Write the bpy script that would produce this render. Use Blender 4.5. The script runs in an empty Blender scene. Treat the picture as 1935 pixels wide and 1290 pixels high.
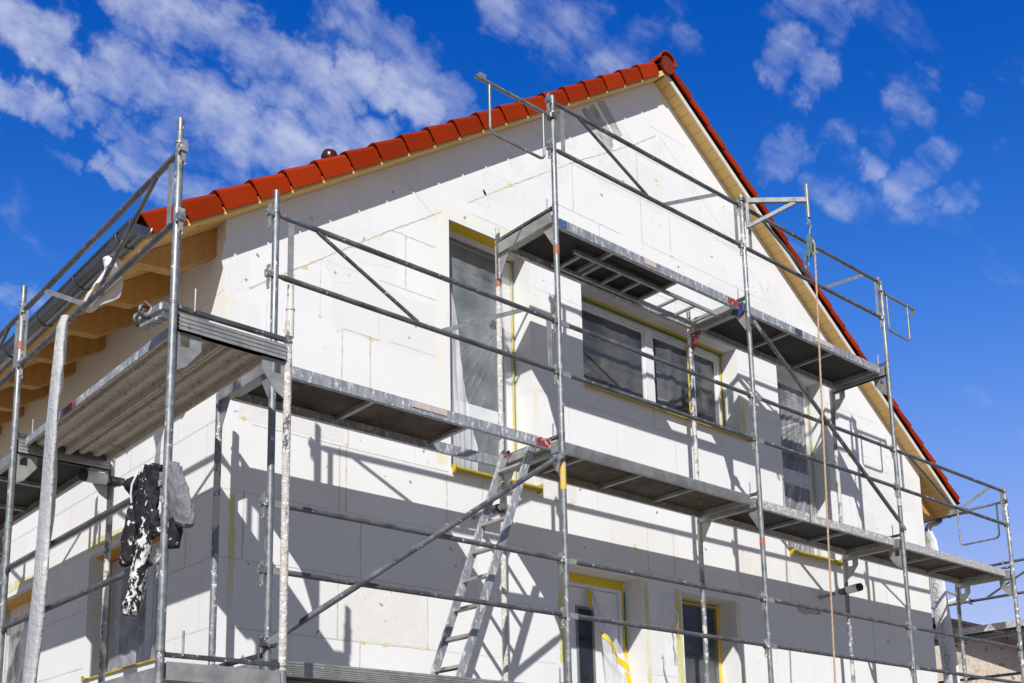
import bpy, math, random
from mathutils import Vector, Matrix, noise
random.seed(11)
R = math.radians
scene = bpy.context.scene
COL = scene.collection

# ------------------------------------------------------------------ helpers
class MB:
    """collects simple solids and links them as ONE mesh object"""
    def __init__(s): s.v = []; s.f = []; s.sm = []; s.mi = []
    def add(s, vs, fs, smooth=False):
        b = len(s.v); s.v.extend([tuple(p) for p in vs])
        for f in fs:
            s.f.append([b + i for i in f]); s.sm.append(smooth)
    def box(s, x0, y0, z0, x1, y1, z1):
        vs = [(x, y, z) for z in (z0, z1) for y in (y0, y1) for x in (x0, x1)]
        s.add(vs, [(0,2,3,1),(4,5,7,6),(0,1,5,4),(2,6,7,3),(0,4,6,2),(1,3,7,5)])
    def bar(s, p0, p1, w, h, up=(0,0,1)):
        """rectangular bar from p0 to p1, w across, h along up"""
        p0, p1 = Vector(p0), Vector(p1); d = (p1 - p0).normalized()
        u = Vector(up); u = u - d * u.dot(d)
        if u.length < 1e-5: u = Vector((1,0,0)) - d * d.x
        u.normalize(); a = d.cross(u)
        vs = [p + a * (w/2*i) + u * (h/2*j) for p in (p0, p1) for j in (-1,1) for i in (-1,1)]
        s.add(vs, [(0,2,3,1),(4,5,7,6),(0,1,5,4),(2,6,7,3),(0,4,6,2),(1,3,7,5)])
    def ring(s, pts, radii, n=12, cap=True, flat=None):
        """smooth tube through pts; flat=(axis, factor) squashes it along an axis"""
        pts = [Vector(p) for p in pts]
        if not hasattr(radii, '__len__'): radii = [radii] * len(pts)
        vs = []; u = None
        for i, p in enumerate(pts):
            d = (pts[min(i+1, len(pts)-1)] - pts[max(i-1, 0)]).normalized()
            if u is None:
                u = Vector((0,0,1)) if abs(d.z) < .9 else Vector((1,0,0))
            u = (u - d * u.dot(d)).normalized(); w = d.cross(u)
            for k in range(n):
                a = 2 * math.pi * k / n
                o = (u * math.cos(a) + w * math.sin(a)) * radii[i]
                if flat:
                    ax = Vector(flat[0]); o = o - ax * (o.dot(ax) * (1 - flat[1]))
                vs.append(p + o)
        m = len(pts)
        fs = [(i*n+k, i*n+(k+1) % n, (i+1)*n+(k+1) % n, (i+1)*n+k) for i in range(m-1) for k in range(n)]
        s.add(vs, fs, True)
        if cap:
            s.add(vs[:n], [tuple(range(n-1, -1, -1))]); s.add(vs[-n:], [tuple(range(n))])
    def tube(s, p0, p1, r, n=12): s.ring([p0, p1], r, n)
    def pipe(s, p0, p1, r, t=.004, n=14):
        """open ended tube: the hollow shows at both ends"""
        p0, p1 = Vector(p0), Vector(p1); d = (p1-p0).normalized()
        s.ring([p0, p1], r, n, False)
        s.ring([p0 + d*.0, p0 + d*.06], r - t, n, False); s.ring([p1 - d*.06, p1], r - t, n, False)
        for p in (p0, p1):
            u = Vector((0,0,1)) if abs(d.z) < .9 else Vector((1,0,0))
            u = (u - d*u.dot(d)).normalized(); w = d.cross(u)
            vs = [p + (u*math.cos(2*math.pi*k/n) + w*math.sin(2*math.pi*k/n))*q for q in (r, r-t) for k in range(n)]
            s.add(vs, [(k, (k+1) % n, n+(k+1) % n, n+k) for k in range(n)])
        e = p0 + d*.06; f = p1 - d*.06
        for p in (e, f):
            u = Vector((0,0,1)) if abs(d.z) < .9 else Vector((1,0,0))
            u = (u - d*u.dot(d)).normalized(); w = d.cross(u)
            s.add([p + (u*math.cos(2*math.pi*k/n) + w*math.sin(2*math.pi*k/n))*(r-t) for k in range(n)], [tuple(range(n))])
    def prism(s, poly, t, o=(0,0,0), ax=((1,0,0),(0,0,1))):
        """flat polygon (a,b) in the plane of two axes, extruded by t along their cross product"""
        A, B, O = Vector(ax[0]), Vector(ax[1]), Vector(o); N = A.cross(B) * t
        n = len(poly); lo = [O + A*a + B*b for a, b in poly]; hi = [p + N for p in lo]
        s.add(lo + hi, [tuple(range(n-1,-1,-1)), tuple(range(n, 2*n))] + [(i,(i+1)%n,n+(i+1)%n,n+i) for i in range(n)])
    def grid(s, fn, nu, nv, smooth=True):
        vs = [fn(i/nu, j/nv) for j in range(nv+1) for i in range(nu+1)]
        fs = [(j*(nu+1)+i, j*(nu+1)+i+1, (j+1)*(nu+1)+i+1, (j+1)*(nu+1)+i) for j in range(nv) for i in range(nu)]
        s.add(vs, fs, smooth)
    def build(s, name, m, parent=None, off=(0,0,0)):
        me = bpy.data.meshes.new(name)
        o3 = Vector(off)
        me.from_pydata([tuple(Vector(p) - o3) for p in s.v], [], s.f)
        me.polygons.foreach_set('use_smooth', s.sm)
        me.materials.append(m); me.update()
        ob = bpy.data.objects.new(name, me); COL.objects.link(ob)
        if parent: ob.parent = parent
        else: ob.location = o3
        return ob
def merge(base, parts):
    """several MBs, each with its material, into one MB"""
    mats = [None]
    base.mi = [0]*len(base.f)
    for mb, m in parts:
        if m not in mats: mats.append(m)
        b = len(base.v); base.v.extend(mb.v); base.f.extend([[b+i for i in f] for f in mb.f]); base.sm.extend(mb.sm); base.mi.extend([mats.index(m)]*len(mb.f))
    return mats[1:]

def tag(o, label=None, cat=None, group=None, kind=None):
    if label: o['label'] = label
    if cat: o['category'] = cat
    if group: o['group'] = group
    if kind: o['kind'] = kind
    return o
def thing(name, label, cat, loc=(0,0,0), group=None, rz=0):
    o = bpy.data.objects.new(name, None); COL.objects.link(o)
    o.empty_display_size = .2; o.location = loc; o.rotation_euler = (0,0,rz)
    return tag(o, label, cat, group)
def copy_thing(src, label, loc, rz=None, skip=()):
    def rec(o, par):
        c = o.copy(); COL.objects.link(c)
        if par: c.parent = par
        for ch in o.children:
            if ch.name.split('.')[0] not in skip: rec(ch, c)
        return c
    c = rec(src, None); c.location = loc; c['label'] = label
    if rz is not None: c.rotation_euler = (0,0,rz)
    return c

# ------------------------------------------------------------------ materials
def nodes(name):
    m = bpy.data.materials.new(name); m.use_nodes = True
    nt = m.node_tree; b = nt.nodes['Principled BSDF']
    return m, nt, b
def N(nt, t, **kw):
    n = nt.nodes.new(t)
    for k, v in kw.items():
        if k in n.inputs: n.inputs[k].default_value = v
        else: setattr(n, k, v)
    return n
def ramp(nt, src, p0, p1, c0=(0,0,0,1), c1=(1,1,1,1)):
    r = nt.nodes.new('ShaderNodeValToRGB'); e = r.color_ramp.elements
    e[0].position, e[1].position = p0, p1; e[0].color, e[1].color = c0, c1
    nt.links.new(src, r.inputs[0]); return r.outputs[0]
def mixc(nt, fac, a, b):
    m = nt.nodes.new('ShaderNodeMix'); m.data_type = 'RGBA'
    L = nt.links.new
    if hasattr(fac, 'links'): L(fac, m.inputs[0])
    else: m.inputs[0].default_value = fac
    for i, c in ((6, a), (7, b)):
        if hasattr(c, 'links'): L(c, m.inputs[i])
        else: m.inputs[i].default_value = (*c, 1) if len(c) == 3 else c
    return m.outputs[2]
def coords(nt, scale=(1,1,1), rot=(0,0,0), rnd=True):
    tc = nt.nodes.new('ShaderNodeTexCoord'); mp = nt.nodes.new('ShaderNodeMapping')
    mp.inputs['Scale'].default_value = scale; mp.inputs['Rotation'].default_value = rot
    nt.links.new(tc.outputs['Object'], mp.inputs[0])
    if rnd:
        oi = nt.nodes.new('ShaderNodeObjectInfo'); ma = N(nt, 'ShaderNodeMath', operation='MULTIPLY'); ma.inputs[1].default_value = 57.3
        nt.links.new(oi.outputs['Random'], ma.inputs[0]); nt.links.new(ma.outputs[0], mp.inputs['Location'])
    return mp.outputs[0]
def noise_n(nt, vec, scale, detail=4, rough=.6):
    n = N(nt, 'ShaderNodeTexNoise', Scale=scale, Detail=detail, Roughness=rough)
    nt.links.new(vec, n.inputs['Vector']); return n.outputs[0]
def bump(nt, b, h, strength, dist=.01):
    n = N(nt, 'ShaderNodeBump', Strength=strength, Distance=dist)
    nt.links.new(h, n.inputs['Height']); nt.links.new(n.outputs[0], b.inputs['Normal'])

def surf(name, c1, c2=None, scale=6., lo=.35, hi=.65, rough=.5, rough2=None, metal=0., spec=.5,
         specks=(), stretch=(1,1,1), bmp=0., bscale=40., bdist=.01, rot=(0,0,0)):
    """two-tone noise base, optional speck layers (colour, scale, threshold, softness, stretch)"""
    m, nt, b = nodes(name); L = nt.links.new
    v = coords(nt, stretch, rot)
    col = None
    if c2:
        f = ramp(nt, noise_n(nt, v, scale), lo, hi)
        col = mixc(nt, f, c1, c2)
        if rough2 is not None:
            mr = N(nt, 'ShaderNodeMapRange'); mr.inputs[3].default_value = rough; mr.inputs[4].default_value = rough2
            L(f, mr.inputs[0]); L(mr.outputs[0], b.inputs['Roughness'])
    else: b.inputs['Base Color'].default_value = (*c1, 1)
    if rough2 is None: b.inputs['Roughness'].default_value = rough
    b.inputs['Metallic'].default_value = metal; b.inputs['Specular IOR Level'].default_value = spec
    mt = None
    for (sc, ss, th, so, st) in specks:
        v2 = coords(nt, st)
        f = ramp(nt, noise_n(nt, v2, ss, 5, .65), th, th + so)
        col = mixc(nt, f, col if col is not None else c1, sc)
        if metal > 0:
            inv = N(nt, 'ShaderNodeMath', operation='SUBTRACT'); inv.inputs[0].default_value = 1.; L(f, inv.inputs[1])
            mu = N(nt, 'ShaderNodeMath', operation='MULTIPLY'); L(inv.outputs[0], mu.inputs[0])
            if mt is None: mu.inputs[1].default_value = metal
            else: L(mt, mu.inputs[1])
            mt = mu.outputs[0]
    if mt is not None: L(mt, b.inputs['Metallic'])
    if col is not None: L(col, b.inputs['Base Color'])
    if bmp: bump(nt, b, noise_n(nt, coords(nt), bscale, 4), bmp, bdist)
    return m

PLAST = (.62,.60,.56)
W1 = ((.66,.65,.62), 34., .63, .03, (1,1,.6))
M = {}
M['galv'] = surf('galvanised_steel', (.19,.205,.21), (.31,.325,.33), 14, rough=.40, rough2=.58, metal=.55,
                 specks=[W1, ((.30,.24,.19), 7., .69, .04, (1,1,1))], bmp=.12, bscale=60)
M['galv_flat'] = surf('flat_galvanised', (.13,.145,.15), (.22,.235,.24), 12, rough=.55, metal=.3, specks=[((.42,.42,.41), 40., .62, .03, (1,1,1))])
M['galv_dirty'] = surf('splashed_steel', (.20,.21,.22), (.36,.37,.38), 9, rough=.4, rough2=.6, metal=.55,
                 specks=[((.70,.69,.66), 20., .56, .03, (1,1,1)), ((.28,.17,.12), 5., .66, .03, (1,1,1))], bmp=.3, bscale=50)
M['rail'] = surf('rail_steel', (.10,.105,.115), (.20,.205,.22), 7, rough=.36, rough2=.55, metal=.5,
                 specks=[((.60,.59,.56), 30., .63, .03, (1,1,1)), ((.24,.17,.13), 6., .64, .04, (1,1,1))], bmp=.2, bscale=60)
M['plastered'] = surf('plastered_steel', (.52,.49,.44), (.66,.64,.60), 18, rough=.85, spec=.2,
                 specks=[((.16,.16,.18), 7., .60, .03, (1,1,.6)), ((.78,.77,.74), 30., .55, .03, (1,1,1))], bmp=.8, bscale=55, bdist=.02)
M['plastered_half'] = surf('half_plastered_steel', (.17,.18,.20), (.30,.31,.33), 9, rough=.5, metal=.4,
                 specks=[((.58,.56,.51), 4.2, .50, .02, (1,1,.5)), ((.74,.73,.70), 30., .58, .03, (1,1,1))], bmp=.5, bscale=55)
M['alu_scratch'] = surf('scratched_aluminium', (.40,.41,.42), (.26,.285,.33), 26, .42, .60, rough=.48, metal=.3, stretch=(1,1,.25),
                 specks=[((.62,.61,.58), 34., .56, .04, (1,1,.4)), ((.30,.26,.22), 14., .66, .03, (1,1,1))], bmp=.15)
M['alu'] = surf('dull_aluminium', (.29,.29,.28), (.42,.42,.40), 8, rough=.4, rough2=.55, metal=.45,
                 specks=[((.20,.19,.18), 12., .63, .04, (1,1,1)), ((.66,.65,.62), 40., .66, .03, (1,1,1))], bmp=.1)
M['alu_speck'] = surf('speckled_aluminium', (.50,.50,.49), (.36,.36,.36), 25, rough=.6, metal=.2,
                 specks=[((.72,.71,.68), 40., .54, .05, (1,1,1)), ((.18,.18,.18), 30., .62, .04, (1,1,1))], bmp=.2)
M['planksteel'] = surf('concrete_speckled_steel', (.50,.455,.395), (.60,.555,.49), 6, rough=.7, metal=.1,
                 specks=[((.13,.12,.11), 34., .60, .03, (1,1,1)), ((.10,.09,.085), 5., .68, .03, (.35,1,1))], bmp=.15)
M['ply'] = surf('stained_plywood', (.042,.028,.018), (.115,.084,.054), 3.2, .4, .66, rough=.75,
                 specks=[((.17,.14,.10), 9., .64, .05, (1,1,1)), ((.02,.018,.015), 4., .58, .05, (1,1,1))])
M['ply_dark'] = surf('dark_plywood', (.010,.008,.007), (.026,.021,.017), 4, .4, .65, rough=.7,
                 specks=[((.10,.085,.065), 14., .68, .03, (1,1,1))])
M['red'] = surf('red_paint', (.33,.045,.045), (.22,.035,.035), 20, rough=.5, specks=[((.6,.5,.48), 30., .58, .03, (1,1,1))])
M['blue'] = surf('blue_paint', (.06,.14,.30), (.05,.10,.20), 20, rough=.5, specks=[((.6,.6,.6), 30., .6, .03, (1,1,1))])
M['green_mark'] = surf('green_paint_mark', (.05,.22,.09), (.24,.26,.26), 26, .40, .50, rough=.5, metal=.2)
M['blue_dark'] = surf('navy_paint', (.03,.045,.14), (.05,.07,.2), 20, rough=.5)
M['rust_band'] = surf('red_oxide_band', (.30,.10,.06), (.38,.16,.10), 30, rough=.6)
M['yellow_paint'] = surf('yellow_paint', (.72,.48,.03), (.60,.42,.10), 25, rough=.5, specks=[((.5,.5,.5), 25., .56, .03, (1,1,1))])
M['peach'] = surf('faded_label', (.58,.50,.43), (.60,.44,.34), 30, rough=.6, specks=[((.42,.43,.45), 30., .5, .05, (1,1,1))])
M['black'] = surf('black_plastic', (.015,.015,.017), rough=.5)
M['rust'] = surf('rusty_steel', (.18,.08,.045), (.30,.17,.11), 30, rough=.75, metal=.2)
M['dark_steel'] = surf('dark_steel', (.07,.075,.08), (.14,.145,.15), 12, rough=.45, metal=.5, specks=[((.6,.59,.56), 24., .62, .03, (1,1,1))])
M['zinc'] = surf('zinc_gutter', (.17,.178,.19), (.23,.235,.245), 5, rough=.22, rough2=.34, metal=.85)

# masonry cladding
def wall_mat(name, base, tint):
    m, nt, b = nodes(name); L = nt.links.new
    v = coords(nt, rnd=False)
    c = mixc(nt, ramp(nt, noise_n(nt, v, 1.3, 5), .4, .72), base, tint)
    c = mixc(nt, ramp(nt, noise_n(nt, v, 5., 7, .7), .60, .80), c, (.70,.70,.685))
    c = mixc(nt, ramp(nt, noise_n(nt, v, 34., 3), .725, .75), c, (.42,.42,.40))
    sp3 = nt.nodes.new('ShaderNodeSeparateXYZ'); L(v, sp3.inputs[0])
    def fl_(sock, k, add=0.):
        a = N(nt, 'ShaderNodeMath', operation='MULTIPLY_ADD'); L(sock, a.inputs[0]); a.inputs[1].default_value = k; a.inputs[2].default_value = add
        b_ = N(nt, 'ShaderNodeMath', operation='FLOOR'); L(a.outputs[0], b_.inputs[0]); return b_.outputs[0]
    row = fl_(sp3.outputs['Z'], 2., .52)
    xs_ = N(nt, 'ShaderNodeMath', operation='ADD'); L(sp3.outputs['X'], xs_.inputs[0]); L(sp3.outputs['Y'], xs_.inputs[1])
    ro = N(nt, 'ShaderNodeMath', operation='MULTIPLY_ADD'); L(row, ro.inputs[0]); ro.inputs[1].default_value = .37; L(xs_.outputs[0], ro.inputs[2])
    cbx = nt.nodes.new('ShaderNodeCombineXYZ'); L(fl_(ro.outputs[0], 1.), cbx.inputs[0]); L(row, cbx.inputs[1])
    wn3 = nt.nodes.new('ShaderNodeTexWhiteNoise'); L(cbx.outputs[0], wn3.inputs['Vector'])
    c = mixc(nt, ramp(nt, wn3.outputs['Value'], .45, 1., (0,0,0,1), (.55,.55,.55,1)), c, (.745,.735,.71))
    L(c, b.inputs['Base Color']); b.inputs['Roughness'].default_value = .9; b.inputs['Specular IOR Level'].default_value = .15
    ad = N(nt, 'ShaderNodeMath', operation='ADD'); L(noise_n(nt, v, 140., 3), ad.inputs[0]); L(noise_n(nt, v, 9., 5), ad.inputs[1])
    bump(nt, b, ad.outputs[0], .12, .01)
    return m
M['eps'] = wall_mat('insulation_board', (.83,.83,.825), (.79,.785,.775))
M['render'] = wall_mat('base_coat_plaster', (.78,.765,.73), (.74,.72,.68))
M['foam'] = surf('foam_joint', (.66,.60,.42), (.50,.48,.42), 5, .4, .6, rough=.9, spec=.1, specks=[((.72,.60,.28), 7., .58, .04, (1,1,1)), ((.34,.31,.26), 30., .62, .03, (1,1,1))])
M['joint'] = surf('thin_joint', (.70,.69,.65), (.58,.56,.50), 3, .4, .65, rough=.9, spec=.1, specks=[((.40,.38,.34), 4., .62, .04, (1,1,1))])
M['foam_y'] = surf('yellow_foam', (.74,.66,.36), (.70,.56,.20), 20, rough=.9, spec=.1, specks=[((.42,.34,.2), 30., .62, .03, (1,1,1))])
M['mortar'] = surf('grey_mortar_smear', (.812,.81,.80), (.768,.764,.752), 7, rough=.9, spec=.1, specks=[((.52,.51,.49), 40., .62, .04, (1,1,1))])
M['mortar_dk'] = surf('wet_mortar', (.34,.335,.32), (.50,.49,.47), 5, .42, .55, rough=.85, spec=.15, specks=[((.64,.63,.61), 14., .6, .03, (1,1,1))], bmp=.3)
M['mortar_cream'] = surf('cream_mortar', (.755,.735,.69), (.79,.775,.74), 5, rough=.9, spec=.1, specks=[((.58,.50,.40), 12., .64, .03, (1,1,1))], bmp=.3, bscale=25)
M['ystrip'] = surf('yellow_primer_strip', (.66,.64,.26), (.76,.74,.60), 6, .46, .6, rough=.8, spec=.2, stretch=(1,1,.4))
M['ypale'] = surf('pale_primer_strip', (.82,.81,.76), (.78,.72,.42), 3.2, .55, .66, rough=.85, spec=.2, stretch=(1,1,.5))

M['tile'] = surf('red_roof_tile', (.35,.031,.001), (.30,.026,.001), 3, rough=.5, rough2=.65, spec=.10, specks=[((.18,.02,.002), 40., .66, .05, (1,1,1))])
_m = M['tile']; _nt = _m.node_tree; _b = _nt.nodes['Principled BSDF']
_src = _b.inputs['Base Color'].links[0].from_socket
_oi = _nt.nodes.new('ShaderNodeObjectInfo'); _mr = N(_nt, 'ShaderNodeMapRange'); _mr.inputs[3].default_value = .70; _mr.inputs[4].default_value = 1.04
_nt.links.new(_oi.outputs['Random'], _mr.inputs[0]); _vs = N(_nt, 'ShaderNodeVectorMath', operation='SCALE')
_nt.links.new(_src, _vs.inputs[0]); _nt.links.new(_mr.outputs[0], _vs.inputs['Scale']); _nt.links.new(_vs.outputs[0], _b.inputs['Base Color'])
M['tile_disc'] = surf('dusty_tile_disc', (.20,.035,.018), (.15,.025,.012), 20, rough=.7, spec=.1, specks=[((.45,.35,.32), 60., .66, .03, (1,1,1))])
M['tile_old'] = surf('brown_roof_tile', (.05,.028,.02), (.03,.02,.017), 4, rough=.85)
M['vent'] = surf('dark_red_plastic', (.06,.008,.010), rough=.3)
def wood(name, c1, c2, knots, stretch):
    m, nt, b = nodes(name); L = nt.links.new
    v = coords(nt, stretch)
    w = N(nt, 'ShaderNodeTexWave', Scale=3., Distortion=6., Detail=3.); w.bands_direction = 'X'; L(v, w.inputs[0])
    c = mixc(nt, ramp(nt, w.outputs[1], .2, .9), c1, c2)
    c = mixc(nt, ramp(nt, noise_n(nt, coords(nt), 7., 2), .70, .73), c, knots)
    c = mixc(nt, ramp(nt, noise_n(nt, coords(nt), 1.7, 3), .35, .75), c, c2)
    L(c, b.inputs['Base Color']); b.inputs['Roughness'].default_value = .6
    return m
M['soffit'] = wood('pine_soffit_board', (.82,.56,.22), (.76,.48,.15), (.36,.17,.05), (6,.6,6))
M['rafter'] = wood('larch_rafter', (.55,.31,.09), (.50,.26,.065), (.26,.12,.04), (1,6,8))
M['fascia'] = surf('pale_verge_board', (.74,.70,.62), (.66,.60,.50), 8, rough=.7)
M['gap'] = surf('dark_roof_underlay', (.035,.03,.028), rough=.9)

M['yellow'] = surf('yellow_masking_tape', (.80,.56,.02), (.74,.50,.02), 14, rough=.42, bmp=.2, bscale=30)
M['yellow_sill'] = surf('yellow_sill_tape', (.58,.42,.03), (.46,.33,.03), 9, rough=.5, bmp=.4, bscale=24, specks=[((.35,.29,.08), 12., .66, .04, (1,1,1))])
M['orange'] = surf('orange_masking_tape', (.82,.40,.03), (.74,.36,.03), 14, rough=.45)
M['green'] = surf('green_seal_tape', (.02,.20,.16), rough=.4)
M['frame_white'] = surf('white_window_frame', (.78,.79,.80), rough=.25)
M['glass'] = surf('dark_window_glass', (.022,.026,.032), rough=.04, spec=.6)
M['glass_reflect'] = surf('glass_painted_reflection', (.045,.058,.062), (.11,.15,.152), .9, rough=.06, spec=.6)  # patchy teal is a reflection painted into the pane colour
M['grey_frame'] = surf('grey_metal_frame', (.25,.24,.235), rough=.4, metal=.3)
def film(name, lo, hi, scale, stretch, rot, base_a=.12, top_a=.75, col=(.82,.83,.85), rough=.25):
    """polythene sheet: see-through with whiter creases"""
    m, nt, b = nodes(name); L = nt.links.new
    v = coords(nt, stretch, rot, rnd=False)
    f = ramp(nt, noise_n(nt, v, scale, 6, .6), lo, hi)
    f2 = ramp(nt, noise_n(nt, coords(nt, rnd=False), 1.6, 3), .35, .75)
    mx = N(nt, 'ShaderNodeMath', operation='MULTIPLY'); L(f, mx.inputs[0]); L(f2, mx.inputs[1])
    mr = N(nt, 'ShaderNodeMapRange'); mr.inputs[3].default_value = base_a; mr.inputs[4].default_value = top_a
    L(mx.outputs[0], mr.inputs[0])
    b.inputs['Base Color'].default_value = (*col, 1); b.inputs['Roughness'].default_value = rough; b.inputs['Specular IOR Level'].default_value = .6
    L(mr.outputs[0], b.inputs['Alpha'])
    bump(nt, b, noise_n(nt, v, scale, 5), .35, .02)
    return m
def film_fan(name, cx, cz, freq, lo, hi, base_a, top_a, haze=.25, ax='X'):
    """stretched film: fine creases fan out from the corner where it was pulled tight"""
    m, nt, b = nodes(name); L = nt.links.new
    tc = nt.nodes.new('ShaderNodeTexCoord'); sx = nt.nodes.new('ShaderNodeSeparateXYZ'); L(tc.outputs['Object'], sx.inputs[0])
    def mm(op, a, c):
        n = N(nt, 'ShaderNodeMath', operation=op)
        for k, q in enumerate((a, c)):
            if hasattr(q, 'links'): L(q, n.inputs[k])
            else: n.inputs[k].default_value = q
        return n.outputs[0]
    dx = mm('SUBTRACT', sx.outputs[ax], cx); dz = mm('SUBTRACT', sx.outputs['Z'], cz)
    ang = mm('ARCTAN2', dz, dx); rad = mm('SQRT', mm('ADD', mm('MULTIPLY', dx, dx), mm('MULTIPLY', dz, dz)), 0.)
    cb = nt.nodes.new('ShaderNodeCombineXYZ'); L(mm('MULTIPLY', ang, freq), cb.inputs[0]); L(mm('MULTIPLY', rad, 1.3), cb.inputs[1])
    n1 = noise_n(nt, cb.outputs[0], 1., 5, .7); f = ramp(nt, n1, lo, hi)
    f2 = ramp(nt, noise_n(nt, coords(nt, rnd=False), 1.9, 3), .35, .7)
    a1 = mm('MULTIPLY', mm('MULTIPLY', f, mm('ADD', mm('MULTIPLY', f2, .8), .2)), top_a)
    a2 = mm('MULTIPLY', f2, haze)
    al = N(nt, 'ShaderNodeMath', operation='ADD', use_clamp=True); L(mm('ADD', a1, a2), al.inputs[0]); al.inputs[1].default_value = base_a
    L(al.outputs[0], b.inputs['Alpha'])
    b.inputs['Base Color'].default_value = (.80,.82,.84,1); b.inputs['Roughness'].default_value = .22; b.inputs['Specular IOR Level'].default_value = .7
    bump(nt, b, n1, .5, .02)
    return m
Z0 = .25
M['film'] = film_fan('window_film_a', 3.06, 6.35-Z0, 26., .58, .68, .09, .5, .24)
M['film_b'] = film_fan('window_film_b', 3.95, 6.75-Z0, 22., .66, .72, .03, .45, .10)
M['film_b2'] = film_fan('window_film_b2', 6.15, 6.0-Z0, 22., .60, .70, .04, .5, .16)
M['film_pleat'] = film_fan('pleated_film', 7.84, 6.42-Z0, 34., .48, .64, .12, .62, .24)
M['film_d'] = film_fan('window_film_d', 5.1, 3.0-Z0, 30., .58, .67, .04, .5, .12)
M['film_e'] = film_fan('window_film_e', 2.35, 3.5-Z0, 30., .56, .67, .18, .6, .45, 'Y')
M['film_white'] = film('bunched_film', .30, .62, 6., (1.,1.,.12), (0,R(14),0), .48, .92)
M['film_hose'] = surf('milky_film_hose', (.42,.42,.43), (.55,.55,.55), 5, .35, .65, rough=.55, spec=.25, stretch=(1,1,.35), bmp=.9, bscale=22, bdist=.02,
                      specks=[((.80,.80,.80), 18., .62, .04, (1,1,.5))])
M['film_print'] = surf('white_film_hose', (.66,.67,.70), (.76,.77,.79), 4, rough=.3, spec=.5, stretch=(1,1,.5), bmp=.5, bscale=12, bdist=.02)
M['film_strip'] = film('white_film_strip', .3, .7, 8., (1,1,1), (0,0,0), .7, .97, (.80,.79,.77), .45)
M['print_ink'] = surf('brown_print', (.34,.27,.18), rough=.6)
M['white_plastic'] = surf('white_plastic', (.74,.74,.73), rough=.35)
M['fabric'] = surf('black_work_fabric', (.012,.012,.016), (.022,.022,.028), 20, rough=.75, spec=.3,
                   specks=[((.72,.72,.69), 26., .60, .02, (1,1,.7))], bmp=.4, bscale=40)
M['fabric_plain'] = surf('plain_black_fabric', (.012,.012,.016), rough=.75, spec=.3)
M['fabric_plast'] = surf('plaster_caked_fabric', (.012,.012,.016), (.03,.03,.035), 20, rough=.8, spec=.2,
                   specks=[((.76,.76,.73), 34., .49, .03, (1,1,.7))], bmp=.8, bscale=40)
M['fabric_grey'] = surf('grey_fabric', (.15,.15,.165), (.21,.21,.23), 60, rough=.9, spec=.1, bmp=.2, bscale=90)
M['rope'] = surf('hemp_rope', (.52,.38,.25), (.40,.28,.17), 60, rough=.85, stretch=(1,1,.4))
M['teal'] = surf('teal_cast_iron', (.16,.29,.33), (.10,.18,.21), 30, rough=.5, metal=.2)
M['cable_grey'] = surf('grey_cable', (.30,.30,.30), rough=.5)
M['copper'] = surf('coloured_wire_ends', (.55,.16,.08), rough=.5)
M['oldwall'] = surf('patchy_old_plaster', (.72,.63,.51), (.45,.32,.18), 1.1, .55, .60, rough=.9, spec=.1,
                    specks=[((.30,.20,.11), 6., .61, .03, (1,1,1)), ((.66,.58,.47), 4., .58, .03, (1,1,1))], bmp=.5, bscale=12, bdist=.05)
M['gravel'] = surf('gravel_ground', (.34,.30,.24), (.25,.215,.165), 2, rough=.95, specks=[((.42,.39,.34), 30., .60, .05, (1,1,1))], bmp=.6, bscale=25, bdist=.05)

# ------------------------------------------------------------------ dimensions
W = 10.04; RX = W/2; ZE = 6.095; SL = .694; DEPTH = 12.
G = [-.167, 2.430, 5.018, 7.578, 10.163]           # gable scaffold frames along x
YO, YI = -1.05, -.31
D1, D2, D3 = 2.6, 4.6, 6.6
EO, EI = -1.062, -.312                              # eave scaffold
EY = [-1.511, 1.175, 3.76]
ED1, ED2 = 2.462, 4.462
GRD = .25
def roofz(x): return ZE + SL * min(x, W - x)

# ------------------------------------------------------------------ setting
g = MB(); g.grid(lambda a, b: ((a-.5)*600, (b-.5)*600, GRD + .06*noise.noise(Vector((a*90, b*90, 0)))), 120, 120)
tag(g.build('ground', M['gravel']), kind='structure')

# ------------------------------------------------------------------ the house
HL = thing('house', 'white unfinished gabled house clad in insulation boards under a red tiled roof', 'house', (0,0,GRD))
HO = (0,0,GRD)
def part(mb, name, m, parent=None): return mb.build(name, m, parent or HL, HO)

# openings: (u0,u1,z0,z1)
A = (2.13,3.085,4.575,6.88); B = (3.77,6.215,5.745,6.79); C = (6.955,7.915,4.575,6.83)
DO = (3.435,4.485,1.75,3.92); DW = (5.065,5.937,2.0,3.866)
E_ = (.90,2.40,2.87,3.95); F_ = (3.78,5.25,2.87,3.95); F2 = (6.9,8.3,2.87,3.95)
def wall_strips(ops, u_end, top, zb):
    br = sorted(set([0, u_end] + [o[0] for o in ops] + [o[1] for o in ops] + ([RX] if u_end == W else [])))
    out = []
    for a, b in zip(br, br[1:]):
        mid = (a+b)/2; z = zb
        for o in sorted([o for o in ops if o[0] < mid < o[1]], key=lambda o: o[2]):
            out.append((a, b, z, z, o[2], o[2])); z = o[3]
        out.append((a, b, z, z, top(a), top(b)))
    return out
TH = .34
w = MB()
for a, b, z0, z1, t0, t1 in wall_strips([A,B,C,DO,DW], W, roofz, GRD-.1):
    w.add([(a,0,z0),(b,0,z1),(b,0,t1),(a,0,t0),(a,TH,z0),(b,TH,z1),(b,TH,t1),(a,TH,t0)],
          [(0,1,2,3),(5,4,7,6),(0,4,5,1),(3,2,6,7),(0,3,7,4),(1,5,6,2)])
wg = w; w = MB()
for a, b, z0, z1, t0, t1 in wall_strips([E_,F_,F2], DEPTH, lambda u: ZE, GRD-.1):
    a = max(a, TH)
    w.box(0, a, z0, TH, b, t0)
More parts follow.
